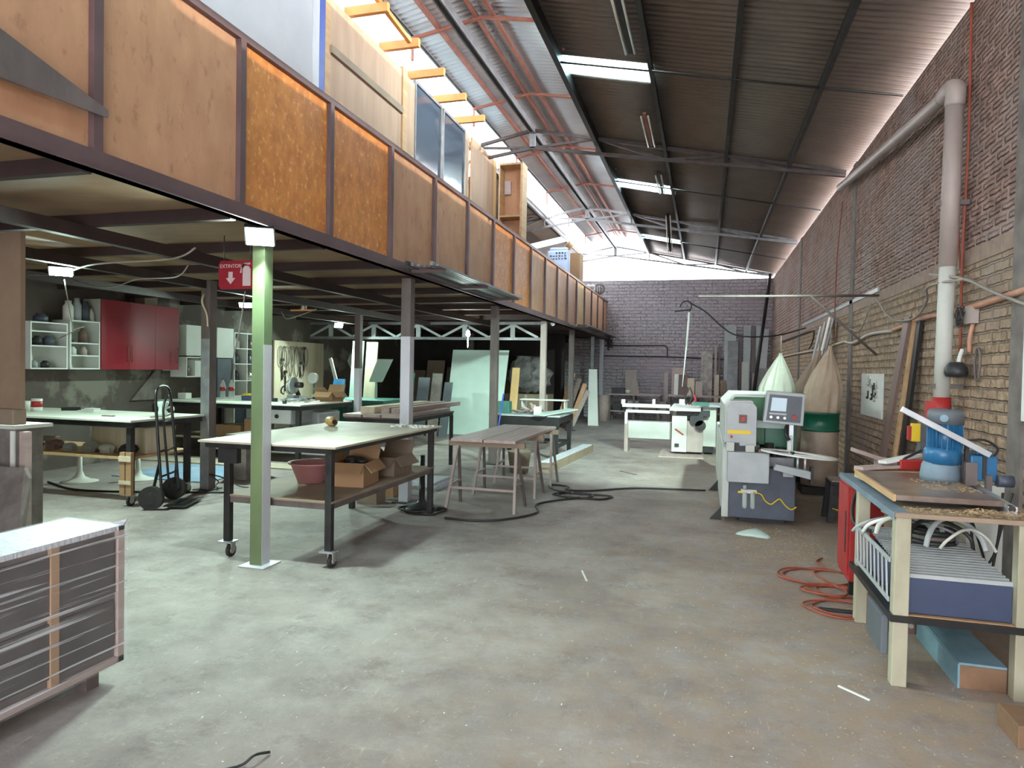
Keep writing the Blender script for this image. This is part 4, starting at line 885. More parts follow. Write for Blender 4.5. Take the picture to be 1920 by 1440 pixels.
kinds = [('pot', 'black', 'dark pot'), ('jar', 'offwhite', 'pale jar'), ('tin', 'wood_dark', 'brown tin'), ('bottle', 'navy', 'blue-black bottle')]
def little(x, y, z, r, h, m, name, label, cat, grp=None):
    return solo(MB().lathe([(0, 0), (r, 0), (r, h*.7), (r*.6, h*.85), (r*.6, h), (0, h)], (x, y, z), 12), name, m, label, cat, grp)
for k, (y, z, r, h, m, lab) in enumerate(((7.25, 1.489, .05, .10, 'lgrey', 'grey cup at the left of the lowest shelf, far left unit'), (7.42, 1.489, .055, .10, 'black', 'dark cup on the lowest shelf, far left unit'), (7.3, 1.799, .06, .13, 'black', 'dark pot on the middle shelf, far left unit'), (7.47, 1.799, .07, .14, 'navy', 'blue-black pot on the middle shelf, far left unit'),
    (7.82, 1.859, .045, .14, 'postbrown', 'brown cup on the upper shelf beside the red cabinet'), (8.02, 1.859, .06, .22, 'wood_dark', 'tall dark-brown jar on the upper shelf beside the red cabinet'), (7.85, 1.679, .05, .12, 'white', 'round white tin on the middle shelf beside the red cabinet'), (8.03, 1.679, .05, .12, 'wood_greypink', 'pinkish tin on the middle shelf beside the red cabinet'),
    (7.78, 2.18, .07, .28, 'white', 'white canister on top of the shelf, leftmost'), (7.92, 2.18, .06, .33, 'lgrey', 'tall grey canister on top of the shelf'), (8.04, 2.18, .065, .30, 'navy', 'dark canister on top of the shelf'), (8.15, 2.18, .05, .2, 'offwhite', 'low pale canister on top of the shelf next to the red cabinet'), (7.35, 2.12, .09, .12, 'navy', 'dark blue bowl on top of the far left shelf'))):
    little(-8.88, y, z, r, h, m, 'canister', lab, 'canister')
cb = openshelf('cubby_shelf', 'white cubby unit with dark compartments above the white workbench', 11.25, 12.05, .35, 2.20, (.95, 1.25, 1.58, 1.88), ((11.63, .95, 2.18),))
MB().bx(-9.07, -9.06, 11.27, 12.03, .37, 2.18).build('dark_back', 'navy', cb)
for k, (y, z, m, lab) in enumerate(((11.47, 1.898, 'white', 'white pot in the top left cubby'), (11.85, 1.898, 'postbrown', 'brown tin in the top right cubby'), (11.45, 1.598, 'navy', 'dark tin in the second row left cubby'), (11.83, 1.598, 'bluebox', 'blue tin in the second row right cubby'), (11.45, 1.268, 'black', 'black tin in the third row left cubby'), (11.85, 1.268, 'chrome', 'metal tin in the third row right cubby'))):
    little(-8.9, y, z, .08, .19, m, 'tin', lab, 'tin', 'tins in the cubby unit')
wc = thing('white_cabinet', 'white two-door hanging cabinet left of the cubby unit', 'wall cabinet', (-8.9, 10.6, 1.0))
MB().bx(-9.09, FX-.02, 9.98, 11.22, 1.72, 2.26).build('body', 'offwhite', wc)
MB().bx(FX-.02, FX, 9.98, 10.38, 1.72, 2.26).build('door', 'white', wc); MB().bx(FX-.02, FX, 10.76, 11.22, 1.70, 2.26).build('door', 'white', wc)
openshelf('open_wall_shelf', 'small white open box shelf under the hanging cabinet, beside the dark panel', 9.98, 10.70, 1.34, 1.70, ())
little(-8.88, 10.12, 1.36, .06, .18, 'wood_dark', 'canister', 'dark canister in the small open shelf', 'canister')
solo(B(-8.98, -8.80, 10.25, 10.42, 1.358, 1.64), 'printed_box', 'white', 'white printed box in the small open shelf', 'box', None, .004)
little(-8.88, 10.56, 1.358, .07, .22, 'lgrey', 'canister', 'grey jar in the small open shelf', 'canister')
solo(B(-9.08, FX-.02, 10.80, 11.22, .96, 1.69), 'slate_cabinet', 'navy', 'dark slate cabinet carcass behind the soda bottles', 'cabinet')
# wall patches of plaster and the cabinet's pale backing
struct(MB().bx(-9.10, -9.085, 9.80, 9.97, 1.45, 2.40).build('trim_backing', 'offwhite'))
solo(MB().prism([(-9.08, 9.1, .956), (-9.08, 9.75, .956), (-9.08, 9.72, 1.46), (-9.08, 9.62, 1.46)], (.02, 0, 0)), 'plaster_offcut', 'concrete', 'pale triangular offcut standing behind the hand truck', 'offcut')

# ------------------------------------------------------------------ left table
lt = thing('work_table', 'long white-topped table behind the hand truck', 'table', (-7.4, 6.7, 0))
MB().bx(-8.85, -6.0, 6.02, 7.16, .93, .955).build('table_top', 'benchtop', lt, .003)
MB().bx(-8.82, -6.0, 6.04, 6.08, .87, .93).bx(-6.06, -6.02, 6.08, 7.10, .87, .93).bx(-8.82, -6.02, 7.10, 7.14, .87, .93).build('frame', 'darksteel', lt)
for x, y in ((-6.08, 6.10), (-6.10, 6.98), (-8.78, 6.10), (-8.78, 7.05)): leg(x, y, .0 if x < -8 else .13, .87, .06).build('leg', 'darksteel', lt)
lc = MB().bx(-6.16, -6.09, 6.03, 6.07, .13, .60).bx(-6.075, -6.005, 6.03, 6.07, .13, .60).build('leg_packing', 'card', lt); MB().bx(-6.165, -6.0, 6.02, 6.03, .50, .56).build('tape', 'wood_pale', lc); MB().bx(-6.165, -6.0, 6.02, 6.03, .25, .29).build('tape', 'wood_pale', lc)
caster(-6.1, 6.10, lt); caster(-6.12, 6.98, lt)
MB().bx(-8.75, -6.14, 6.15, 7.08, .50, .53).build('shelf', 'wood', lt)
MB().bx(-7.62, -7.35, 6.3, 6.9, .60, .92).build('hanging_pocket', 'offwhite', lt) if 0 else None
solo(B(-7.0, -6.2, 6.45, 6.9, .56, .86), 'cream_drawer_box', 'wood_pale', 'cream drawer box hung under the left table top', 'drawer box', None, .005)
bpy.data.objects['cream_drawer_box'].location.z = .53
mg = thing('mug', 'white mug with a red label on the left table', 'mug', (-8.35, 6.5, .955))
MB().lathe([(0, 0), (.055, 0), (.06, .02), (.06, .155), (.05, .155), (.05, .02), (0, .02)], (-8.05, 6.62, .955), 18).build('cup', 'white', mg); MB().lathe([(.0612, .05), (.0612, .125)], (-8.05, 6.62, .955), 18).build('red_label', 'redpaint', mg)
solo(MB().lathe([(0, 0), (.06, 0), (.07, .12), (.055, .12), (0, .1)], (-8.26, 6.62, .955), 16), 'cup', 'offwhite', 'plain off-white cup left of the red-labelled mug', 'cup')
solo(MB().beam((-7.92, 6.85, .971), (-7.72, 6.95, .975), .05, .03), 'dark_clamp', 'darksteel', 'small dark clamp right of the red-labelled mug', 'clamp')
solo(MB().bx(-7.55, -7.3, 6.75, 6.95, .955, .975).bx(-7.5, -7.35, 6.8, 6.9, .975, 1.0), 'white_tray', 'white', 'flat white tray on the middle of the left table', 'tray')
sd = thing('orbital_sander', 'teal-grey sander with a hose on the right end of the left table', 'sander', (-6.35, 6.9, .955))
MB().lathe([(0, 0), (.065, 0), (.065, .02), (.045, .05), (.045, .09), (.07, .13), (.07, .16), (0, .17)], (-6.35, 6.85, .955), 18).build('body', 'glassgreen', sd)
MB().tube([(-6.30, 6.85, 1.03), (-6.2, 6.83, 1.06), (-6.1, 6.75, 1.03), (-6.05, 6.6, .975), (-6.1, 6.4, .966)], .012, n=7).build('hose', 'cord_grey', sd)
solo(B(-6.75, -6.6, 6.35, 6.40, .955, .965), 'flat_tool', 'postbrown', 'flat dark tool near the front edge of the left table', 'tool')
random.seed(13)
names = [('power_tool', 'black', 'black power tool on the lower shelf of the left table', .11), ('rag_pile', 'wood_dark', 'dark red-brown rag on the lower shelf of the left table', .1), ('paint_tin', 'lgrey', 'grey tin on the lower shelf of the left table', .08), ('grey_case', 'lgrey', 'grey case in the middle of the lower shelf', .1), ('white_sack', 'offwhite', 'white lump on the lower shelf of the left table', .09), ('long_bag', 'black', 'long black bag at the right end of the lower shelf', .1)]
for k, (n, m, lab, r) in enumerate(names):
    x = -7.75+k*.27
    solo(MB().sphere((x, 6.35+.05*(k % 2), .53+r*.6), r, 10, (1.2, .8, .6)).bx(x-.05, x+.09, 6.3, 6.36, .531, .60), n, m, lab, 'tool')
solo(B(-8.4, -8.0, 6.5, 6.9, .53, .62), 'purple_case', 'wood_dark', 'dark purple case on the lower shelf at the far left', 'case', None, .01)
solo(B(-6.0-.35, -6.0-.02, 8.0, 8.5, 0, .62), 'grey_cabinet', 'concrete', 'low grey cabinet behind the left table by the slim post', 'cabinet')

ht = thing('hand_truck', 'black two-wheeled hand truck standing at the end of the left table', 'hand truck', (-5.75, 6.3, 0))
fr = MB()
a, b = (-5.62, 6.08), (-5.78, 6.50)
def hp(s, z): return (a[0]+(b[0]-a[0])*s-.16*(z/1.3), a[1]+(b[1]-a[1])*s+.03*(z/1.3), z)
fr.tube([hp(0, .12), hp(0, .5), hp(.03, 1.0), hp(.07, 1.22), hp(.25, 1.315), hp(.75, 1.315), hp(.93, 1.22), hp(.97, 1.0), hp(1, .5), hp(1, .12)], .016, n=10)
fr.build('frame', 'blacksteel', ht)
for z in (.35, .62, .93): MB().cyl(hp(.0, z), hp(1, z), .012, n=8).build('crossbar', 'blacksteel', ht)
MB().tube([hp(.45, .2), hp(.42, .9), hp(.5, 1.12), hp(.8, 1.22)], .013, n=8).build('inner_rail', 'blacksteel', ht)
MB().prism([hp(-.02, .03), hp(1.02, .03), (hp(1.02, .03)[0]+.22, hp(1.02, .03)[1]+.09, .02), (hp(-.02, .03)[0]+.22, hp(-.02, .03)[1]+.09, .02)], (0, 0, .008)).build('toe_plate', 'blacksteel', ht)
for s in (-.18, 1.18):
    p = Vector(hp(s, .13)); p.x -= .1; d = (Vector((b[0], b[1], 0))-Vector((a[0], a[1], 0))).normalized()*.032
    wh = MB().cyl(p-d, p+d, .128, n=26).build('wheel', 'rubber', ht); MB().cyl(p-d*1.15, p+d*1.15, .06, n=18).build('hub', 'darksteel', wh)
    MB().beam(p, hp(max(0, min(1, s)), .5), .03, .012).build('wheel_strut', 'blacksteel', ht)
for k, (x0, y0, x1, y1) in enumerate(((-7.9, 7.6, -6.35, 8.9),)):
    solo(B(x0, x1, y0, y1, 0, .012), 'blue_sheet', 'steelblue', 'faded blue sheet lying on the floor behind the hand truck', 'sheet')
solo(B(-9.0, -5.0, 9.0, 9.45, 0, .02), 'pale_floor_board', 'tabletop', 'long pale board lying on the floor before the white workbench', 'board')
for k, (x, y) in enumerate(((-7.9, 7.1), (-7.35, 7.5))):
    t = thing('table_pedestal', ['white trumpet-shaped table foot on the floor under the left table', 'second pale trumpet-shaped foot under the left table, nearer the hand truck'][k], 'pedestal', (x, y, 0), 'pedestal feet under the left table')
    MB().lathe([(0, 0), (.22, 0), (.22, .008), (.14, .025), (.06, .07), (.03, .15), (.025, .44), (0, .44)], (x, y, 0), 24).build('foot', 'offwhite', t)
cable('floor_cable', [(-8.2, 6.9, .012), (-7.4, 6.6, .012), (-6.6, 6.75, .012), (-5.9, 7.0, .012), (-5.2, 7.2, .012), (-4.6, 6.9, .012)], .012, 'cord_black', 'black cable on the floor under the left table')
cable('floor_cable', [(-6.1, 7.5, .012), (-5.9, 7.3, .1), (-5.95, 7.2, .2), (-5.85, 7.45, .1), (-5.7, 7.5, .012), (-5.3, 7.6, .012), (-5.5, 7.3, .012)], .008, 'cord_black', 'tangled thin black cable on the floor by the back post')

# ------------------------------------------------------------------ near left: wrapped cabinet, partition, leaning panel
M['darkwrap'] = mat('dark_wrapped_front', (.075, .062, .06), (.05, .042, .042), .5)
wp = thing('wrapped_cabinet', 'low grey cabinet in stretch film and foam in the left foreground', 'cabinet', (-2.96, 2.1, 0))
MB().bx(-3.13, -2.80, 1.30, 2.74, .13, .76).build('body', 'postbrown', wp)
for (ya, yb) in ((1.33, 2.355), (2.395, 2.70)):
    MB().bx(-2.80, -2.787, ya, yb, .17, .42).build('drawer_front', 'darkwrap', wp); MB().bx(-2.80, -2.787, ya, yb, .45, .73).build('drawer_front', 'darkwrap', wp)
MB().bx(-2.80, -2.778, 2.355, 2.395, .13, .76).build('cardboard_strip', 'card', wp)
MB().bx(-2.83, -2.775, 2.715, 2.75, .10, .78).bx(-3.15, -2.775, 1.28, 2.75, .10, .13).build('corner_trim', 'wood_greypink', wp)
for y in (1.5, 2.62): MB().bx(-2.90, -2.83, y-.035, y+.035, 0, .10).build('leg', 'postbrown', wp)
MB().bx(-3.10, -3.03, 2.55, 2.62, 0, .10).build('leg', 'mdf', wp)
MB().bx(-3.15, -2.775, 1.28, 2.75, .76, .785).prism([(-2.85, 2.74, .785), (-2.775, 2.74, .785), (-2.768, 2.76, .81)], (0, .012, 0)).build('foam_wrap', 'sparkle', wp)
MB().bx(-3.155, -2.765, 1.27, 2.76, .095, .79).build('stretch_film', 'film', wp)
pw = solo(B(-6.4, -5.28, 4.2, 4.24, 1.20, 2.62), 'plywood_partition', 'shadeply', 'tall brown plywood sheet closing off the left edge of the view', 'plywood sheet')
solo(B(-6.4, -5.31, 4.16, 4.28, 1.07, 1.20), 'screwed_rail', 'card_dull', 'brown rail with screws under the tall plywood sheet', 'rail', None, .01)
gc = thing('tool_cabinet', 'grey cabinet with white edges at the left edge behind the leaning panel', 'cabinet', (-5.9, 4.7, 0))
MB().bx(-6.4, -5.52, 4.35, 4.6, 0, 1.02).build('body', 'concrete', gc, .005); MB().bx(-5.56, -5.52, 4.335, 4.35, .05, 1.0).build('white_edge', 'white', gc); MB().bx(-6.42, -5.46, 4.30, 4.64, 1.02, 1.05).build('top', 'offwhite', gc)
solo(B(-5.44, -5.38, 4.32, 4.38, 0, 1.0), 'timber_upright', 'wood_greypink', 'upright brown timber at the left edge beside the grey cabinet', 'timber')
lp = MB().prism([(-6.2, 4.0, .0), (-5.05, 4.0, .0), (-5.03, 4.0, .40), (-5.12, 4.14, .66), (-5.2, 4.17, .73), (-6.2, 4.17, .73)], (0, .03, 0))
solo(lp, 'stone_panel', 'concrete', 'dark mottled panel with a cut corner leaning at the left edge', 'panel')
bu = thing('blue_tray', 'small blue tray on the floor beside the mottled panel', 'tray', (-4.9, 4.3, 0))
MB().bx(-5.0, -4.8, 4.35, 4.55, 0, .09).build('body', 'bluebox', bu, .01)
solo(MB().tube([(-1.80, 2.22, .008), (-1.73, 2.29, .008), (-1.70, 2.33, .03), (-1.68, 2.40, .008)], .006, n=6), 'twig', 'black', 'thin black twig on the floor at the bottom edge', 'twig')

# ------------------------------------------------------------------ edge banding machine
eb = thing('edge_bander', 'green and grey edge banding machine with control panel in front of the dust bags', 'machine', (.6, 8.5, 0))
MB().bx(.28, .94, 7.62, 8.50, .06, .60).build('base_cabinet', 'navy', eb, .008)
MB().bx(.21, .28, 7.66, 11.6, .05, .80).bx(.28, .76, 8.50, 10.1, .08, .74).build('side_panel', 'palegreen', eb, .008)
MB().bx(.255, .665, 7.46, 7.62, .46, .775).build('front_tray', 'lgrey', eb, .006)
MB().bx(.28, .66, 7.62, 8.5, .60, .775).bx(.66, .94, 7.80, 8.5, .60, .70).build('bed', 'greysteel', eb, .004)
MB().prism([(.24, 8.10, .80), (.98, 8.10, .80), (.98, 8.10, 1.20), (.78, 8.10, 1.33), (.34, 8.10, 1.33), (.24, 8.10, 1.22)], (0, 2.0, 0)).build('hood', 'green', eb, .006)
MB().prism([(.225, 8.08, .80), (.24, 8.08, .80), (.24, 8.08, 1.22), (.34, 8.08, 1.33), (.78, 8.08, 1.33), (.78, 8.08, 1.35), (.33, 8.08, 1.35), (.225, 8.08, 1.235)], (0, 2.04, 0)).build('hood_trim', 'palegreen', eb)
MB().bx(.66, .985, 8.00, 8.10, .50, 1.16).build('door', 'darkgreen', eb, .004)
hp_ = MB().prism([(.235, 7.56, .86), (.37, 7.56, .86), (.37, 7.56, .83), (.54, 7.56, .83), (.54, 7.56, 1.24), (.50, 7.56, 1.29), (.275, 7.56, 1.29), (.235, 7.56, 1.245)], (0, .40, 0)).build('head_cover', 'lgrey', eb, .008)
MB().prism([(.225, 7.58, .86), (.235, 7.58, .86), (.235, 7.58, 1.245), (.275, 7.58, 1.29), (.50, 7.58, 1.29), (.50, 7.58, 1.302), (.27, 7.58, 1.302), (.225, 7.58, 1.25)], (0, .38, 0)).build('cover_edge', 'palegreen', hp_)
MB().bx(.36, .44, 7.552, 7.559, 1.07, 1.16).build('switch_plate', 'wood_dark', hp_); MB().cyl((.40, 7.552, 1.12), (.40, 7.52, 1.12), .026, n=14).bx(.385, .415, 7.50, 7.52, 1.095, 1.145).build('rotary_switch', 'redpaint', hp_)
MB().prism([(.25, 7.552, .955), (.47, 7.552, .955), (.49, 7.552, .975), (.47, 7.552, .995), (.25, 7.552, .995)], (0, .007, 0)).build('warning_label', 'yellow', hp_)
MB().cyl((.29, 7.559, .925), (.29, 7.535, .925), .014, n=12).build('red_button', 'redpaint', hp_)
MB().bx(.31, .43, 7.62, 7.80, .775, .86).bx(.46, .58, 7.66, 7.9, .775, .84).cyl((.70, 7.9, .70), (.70, 7.9, .84), .045, n=12).cyl((.82, 7.92, .70), (.82, 7.92, .80), .06, n=12).build('feed_rollers', 'black', eb)
MB().bx(.24, .32, 7.50, 7.62, .776, .87).bx(.43, .52, 7.48, 7.60, .776, .85).build('guide_block', 'palegreen', eb, .006)
MB().bx(.56, .66, 7.50, 7.60, .776, .81).build('copper_guide', 'wood_dark', eb)
# tape reel table
rg = MB()
for (R, r, z) in ((1.0, .80, .80),):
    n = 40; vs = []
    for k in range(n):
        a = 2*pi*k/n
        for q, zz in ((R, z-.016), (r, z-.016), (r, z), (R, z)): vs.append((.93+.36*q*cos(a), 7.36+.24*q*sin(a), zz-.03*cos(a)))
    rg.add(vs, [(4*k+j, 4*k+(j+1) % 4, 4*((k+1) % n)+(j+1) % 4, 4*((k+1) % n)+j) for k in range(n) for j in range(4)])
rg.beam((.60, 7.36, .812), (1.24, 7.36, .765), .03, .012, (0, 1, 0))
ring = rg.build('tape_reel_ring', 'white', eb); MB().cyl((.87, 7.36, .77), (.87, 7.36, .815), .02, n=12).build('spindle', 'black', ring)
MB().cyl((.93, 7.42, .60), (.93, 7.42, .78), .014, n=8).cyl((1.0, 7.42, .60), (1.0, 7.42, .78), .014, n=8).build('reel_post', 'alu', eb)
MB().prism([(.70, 7.38, .62), (1.05, 7.38, .54), (1.05, 7.38, .62), (.72, 7.38, .68)], (0, .10, 0)).bx(.80, .90, 7.48, 7.62, .54, .60).build('outfeed_arm', 'lgrey', eb, .004)
MB().bx(1.05, 1.075, 7.38, 7.5, .50, .66).build('arm_cap', 'black', eb)
cp = MB().prism([(.595, 7.52, 1.09), (.985, 7.52, 1.065), (1.0, 7.52, 1.395), (.635, 7.52, 1.42)], (0, .17, 0)).build('control_box', 'lgrey', eb, .008)
MB().prism([(.625, 7.513, 1.115), (.955, 7.513, 1.095), (.97, 7.513, 1.365), (.655, 7.513, 1.385)], (0, .0065, 0)).build('control_face', 'panelgrey', cp)
MB().prism([(.665, 7.508, 1.215), (.815, 7.508, 1.21), (.825, 7.508, 1.345), (.68, 7.508, 1.352)], (0, .0045, 0)).build('screen', 'screen', cp)
MB().prism([(.655, 7.51, 1.178), (.82, 7.51, 1.17), (.82, 7.51, 1.19), (.655, 7.51, 1.198)], (0, .002, 0)).build('label_strip', 'lgrey', cp)
for k in range(3): MB().cyl((.672+k*.066, 7.513, 1.150-k*.004), (.672+k*.066, 7.495, 1.150-k*.004), .014, n=12).build('knob', 'alu', cp)
MB().cyl((.895, 7.513, 1.155), (.895, 7.485, 1.155), .022, n=14).build('emergency_stop', 'redpaint', cp)
MB().bx(.86, .90, 7.58, 7.62, .775, 1.07).build('control_post', 'alu', eb); MB().bx(.84, .885, 7.53, 7.58, .80, .96).build('white_handset', 'white', eb, .01)
MB().bx(.56, .86, 7.95, 8.0, 1.0, 1.08).build('grey_plate', 'glassgreen', eb)
MB().tube([(.83, 7.56, 1.05), (.82, 7.5, .98), (.85, 7.5, .92)], .02, n=8).build('black_connector', 'black', eb)
for y in (7.72, 9.6):
    MB().prism([(.09, y, 0), (.21, y, 0), (.21, y, .15)], (0, .05, 0)).build('foot', 'blacksteel', eb)
MB().bx(.40, .85, 7.75, 8.3, 0, .06).bx(.3, .75, 9.2, 11.4, 0, .08).build('plinth', 'black', eb)
fr_ = MB().bx(.40, .56, 7.585, 7.62, .33, .37).build('air_regulator', 'offwhite', eb)
for x in (.44, .52): MB().lathe([(.022, -.17), (.026, -.15), (.026, 0), (0, 0)], (x, 7.585, .34), 12).build('bowl', 'clear', fr_)
MB().cyl((.44, 7.585, .37), (.44, 7.585, .42), .022, n=12).build('knob', 'lgrey', fr_)
MB().tube([(.52, 7.58, .35), (.60, 7.57, .33), (.64, 7.58, .27), (.70, 7.585, .23), (.75, 7.585, .27), (.79, 7.585, .29), (.84, 7.585, .23), (.90, 7.585, .19), (.95, 7.59, .22)], .007, n=6).build('air_hose', 'yellow', eb)
MB().bx(.37, .42, 7.58, 7.61, .33, .35).build('brass_fitting', 'yellow', fr_)

# ------------------------------------------------------------------ dust collectors
def pleat(n, d, ph=0): return lambda a, t: 1+d*(.25+.75*t)*(abs(sin(n*a/2+ph+1.5*t))*2-1)+d*.4*sin((n+4)*a+ph*2-2*t)
def collector(x, y, cloth, label, zt, r=.235, lean=.0, z0=1.09):
    t = thing('dust_collector', label, 'dust collector', (x, y, 0), 'dust collectors along the right wall')
    b = MB().lathe([(.0, 0), (r*.95, 0), (r*1.0, .15), (r*1.02, .45), (r*.97, .74), (r*.9, .76)], (x, y, .11), 28, wob=lambda a, q: 1+.02*sin(5*a+6*q))
    b.build('lower_bag', 'bag', t)
    MB().lathe([(r*1.04, .84), (r*1.04, .86), (r, .865), (r, 1.06), (r*1.04, 1.065), (r*1.04, 1.09), (0, 1.09)], (x, y, 0), 32).build('drum', 'darkgreen', t)
    prof = []
    H = zt-z0
    for k in range(25):
        q = k/24; rr = r*(1.02-.15*q) if q < .35 else r*(.97-.95*((q-.35)/.65)**1.15)
        prof.append((max(rr, .025), q*H))
    mb = MB().lathe(prof, (0, 0, 0), 64, wob=pleat(8, .11, x))
    mb.v = [(x+vx+lean*(vz/H)**1.2, y+vy, z0+vz) for vx, vy, vz in mb.v]
    mb.build('filter_bag', cloth, t)
    MB().bx(x-.235, x+.235, y-.235, y+.235, .0, .10).build('base', 'blacksteel', t)
    MB().cyl((x+lean, y, zt-.02), (x+lean, y, zt+.25), .006, n=5).build('hanging_cord', 'cord_grey', t)
    return t
collector(1.52, 10.0, 'cloth_tan', 'dust collector with tan filter bag nearest the camera, clear sawdust bag below', 1.98, lean=.10)
collector(1.50, 11.02, 'cloth_brown', 'dust collector with brown filter bag, middle of the three', 1.95, lean=.14)
collector(1.00, 10.62, 'cloth_white', 'dust collector with cream-white filter bag, leftmost of the three', 1.90, r=.25, lean=.06)
solo(MB().cyl((.92, 9.9, .055), (1.9, 9.9, .055), .05, n=12), 'floor_pipe', 'postbrown', 'dark pipe on the floor before the clear sawdust bag', 'pipe') if 0 else None

# ------------------------------------------------------------------ stool
sl = thing('plastic_stool', 'black plastic stool with a dusty tan seat between machine and red cabinet', 'stool', (1.5, 8.2, 0))
MB().bx(1.34, 1.68, 8.0, 8.36, .40, .44).build('seat', 'black', sl, .01); MB().bx(1.35, 1.67, 8.01, 8.35, .44, .455).build('dusty_pad', 'wood_greypink', sl, .004)
for sx in (-1, 1):
    for sy in (-1, 1):
        MB().hexa([(1.51+sx*.17-.03, 8.18+sy*.18-.03, 0), (1.51+sx*.17+.03, 8.18+sy*.18-.03, 0), (1.51+sx*.17+.03, 8.18+sy*.18+.03, 0), (1.51+sx*.17-.03, 8.18+sy*.18+.03, 0),
                   (1.51+sx*.12-.045, 8.18+sy*.13-.04, .40), (1.51+sx*.12+.045, 8.18+sy*.13-.04, .40), (1.51+sx*.12+.045, 8.18+sy*.13+.04, .40), (1.51+sx*.12-.045, 8.18+sy*.13+.04, .40)]).build('leg', 'black', sl)
MB().bx(1.36, 1.66, 8.0, 8.02, .28, .40).bx(1.38, 1.64, 8.34, 8.36, .28, .40).build('skirt', 'black', sl)
MB().tube([(1.36, 7.985, .16), (1.5, 7.975, .13), (1.66, 7.985, .17)], .006, n=5).build('yellow_cord', 'yellow', sl)

# ------------------------------------------------------------------ boring machine table
mt = thing('machine_table', 'pale-legged workbench with a dark edged top carrying the blue machine', 'workbench', (1.3, 4.6, 0))
MB().bx(.95, 1.66, 3.88, 5.32, .875, .90).build('table_top', 'mdf', mt, .003)
MB().bx(.945, .955, 3.88, 5.32, .868, .904).bx(.955, 1.02, 3.89, 5.30, .9005, .903).build('laminate_edge', 'bluegrey', mt)
M['legcream'] = mat('cream_painted_leg', (.43, .41, .30), (.33, .31, .22), .6, scale=5, stretch=(1, 1, .4), detail=6)
for x, y in ((1.0, 3.93), (1.01, 4.86), (1.545, 3.93), (1.55, 4.86)): leg(x, y, 0, .875, .072).build('leg', 'legcream', mt, .004)
MB().bx(.95, 1.60, 3.885, 4.93, .335, .37).build('lower_shelf', 'blacksteel', mt)
MB().bx(1.037, 1.508, 3.90, 3.93, .36, .375).build('shelf_lip', 'card', mt)
bxo = thing('slatted_crate', 'blue-fronted crate with a slatted grey top on the lower shelf of the machine table', 'crate', (1.28, 4.4, .37))
MB().bx(1.04, 1.505, 3.94, 3.965, .375, .555).bx(1.04, 1.06, 3.965, 4.82, .375, .555).bx(1.485, 1.505, 3.965, 4.82, .375, .555).bx(1.06, 1.485, 4.80, 4.82, .375, .555).build('box', 'bluebox', bxo)
for k in range(20):
    y = 3.945+k*.045; MB().bx(1.035, 1.51, y, y+.018, .556+k*.003, .578+k*.003).build('slat', 'lgrey', bxo)
zz = thing('louvred_frame', 'grey louvred frame leaning between the left legs of the machine table', 'frame', (.97, 4.4, .37))
MB().bx(.958, .966, 3.98, 4.80, .62, .645).bx(.958, .966, 3.98, 4.80, .41, .435).build('rail', 'lgrey', zz)
for k in range(9): MB().beam((.962, 4.02+k*.09, .43), (.962, 4.06+k*.09, .63), .022, .006, (0, 1, 0)).build('louvre', 'alu', zz)
random.seed(41)
hm = ['lgrey', 'white', 'offwhite', 'greysteel', 'black', 'lgrey', 'offwhite']
hl = ['grey ribbed hose arching over the slatted crate, leftmost', 'white hose arching between the front legs', 'off-white hose loop at the middle of the slatted crate', 'steel-grey hose coil behind the front leg', 'black hose coil on the slatted crate', 'pale grey hose bent over the crate at the right', 'thin off-white hose curl at the front of the slats']
for k in range(7):
    cx, cy, r = 1.10+.04*k, 4.60-.09*k, .20-.012*k; z = .64
    pts = [(cx+r*cos(a)*1.0, cy+.06*sin(a*2+k), z+.01*k+(.10+.02*(k % 3))*max(0, sin(a))) for a in [i*pi/7 for i in range(8)]]
    solo(MB().tube(pts, .008+.003*(k % 3), n=8), 'hose', hm[k], hl[k], 'hose', 'hoses on the slatted crate')
for k in range(3):
    solo(MB().tube([(1.30+.12*cos(a), 4.5+.12*sin(a), .645+.028*k) for a in [i*pi/6 for i in range(12)]], .014, n=7, closed=True), 'hose_coil', ['black', 'postbrown', 'black'][k], ['bottom', 'middle', 'top'][k]+' dark coil lying on the slats', 'hose', 'dark coils on the slats')
solo(MB().lathe([(.15, 0), (.155, .04), (.13, .05), (.10, .05), (.09, .03), (.10, 0)], (1.32, 5.09, .68), 28), 'round_lid', 'wood_pale', 'round wooden ring on a drum behind the crate', 'ring')
solo(MB().cyl((1.32, 5.09, 0), (1.32, 5.09, .68), .13, n=22), 'small_drum', 'card_dull', 'dull brown drum standing behind the slatted crate', 'drum')
rcab = thing('red_cabinet', 'narrow red steel cabinet standing behind the left legs of the machine table', 'cabinet', (1.2, 5.5, 0))
MB().bx(1.04, 1.32, 5.40, 5.80, .10, .82).build('body', 'redpaint', rcab, .005); MB().bx(1.026, 1.04, 5.43, 5.77, .14, .78).build('door', 'redpaint', rcab, .003); MB().bx(1.02, 1.026, 5.46, 5.48, .30, .60).build('handle', 'black', rcab)
for x in (1.07, 1.29): MB().bx(x-.02, x+.02, 5.42, 5.46, 0, .10).build('foot', 'blacksteel', rcab)
solo(B(1.40, 1.98, 5.36, 5.385, 0, .86), 'grey_sheet', 'offwhite', 'pale grey sheet standing behind the machine table on the right', 'sheet')
solo(B(1.93, 2.0, 5.0, 5.14, 0, 1.0), 'timber_post', 'blacksteel', 'dark timber standing at the wall behind the machine table', 'timber') if 0 else None
pm_ = thing('vacuum_unit', 'dark ribbed unit hanging below the front left corner of the lower shelf', 'machine part', (.96, 4.1, .12))
MB().bx(.93, .965, 3.975, 4.30, .13, .335).build('body', 'panelgrey', pm_, .006)
pb = thing('printed_carton', 'flat carton with dark printed pictures under the machine table', 'carton', (1.2, 4.95, 0))
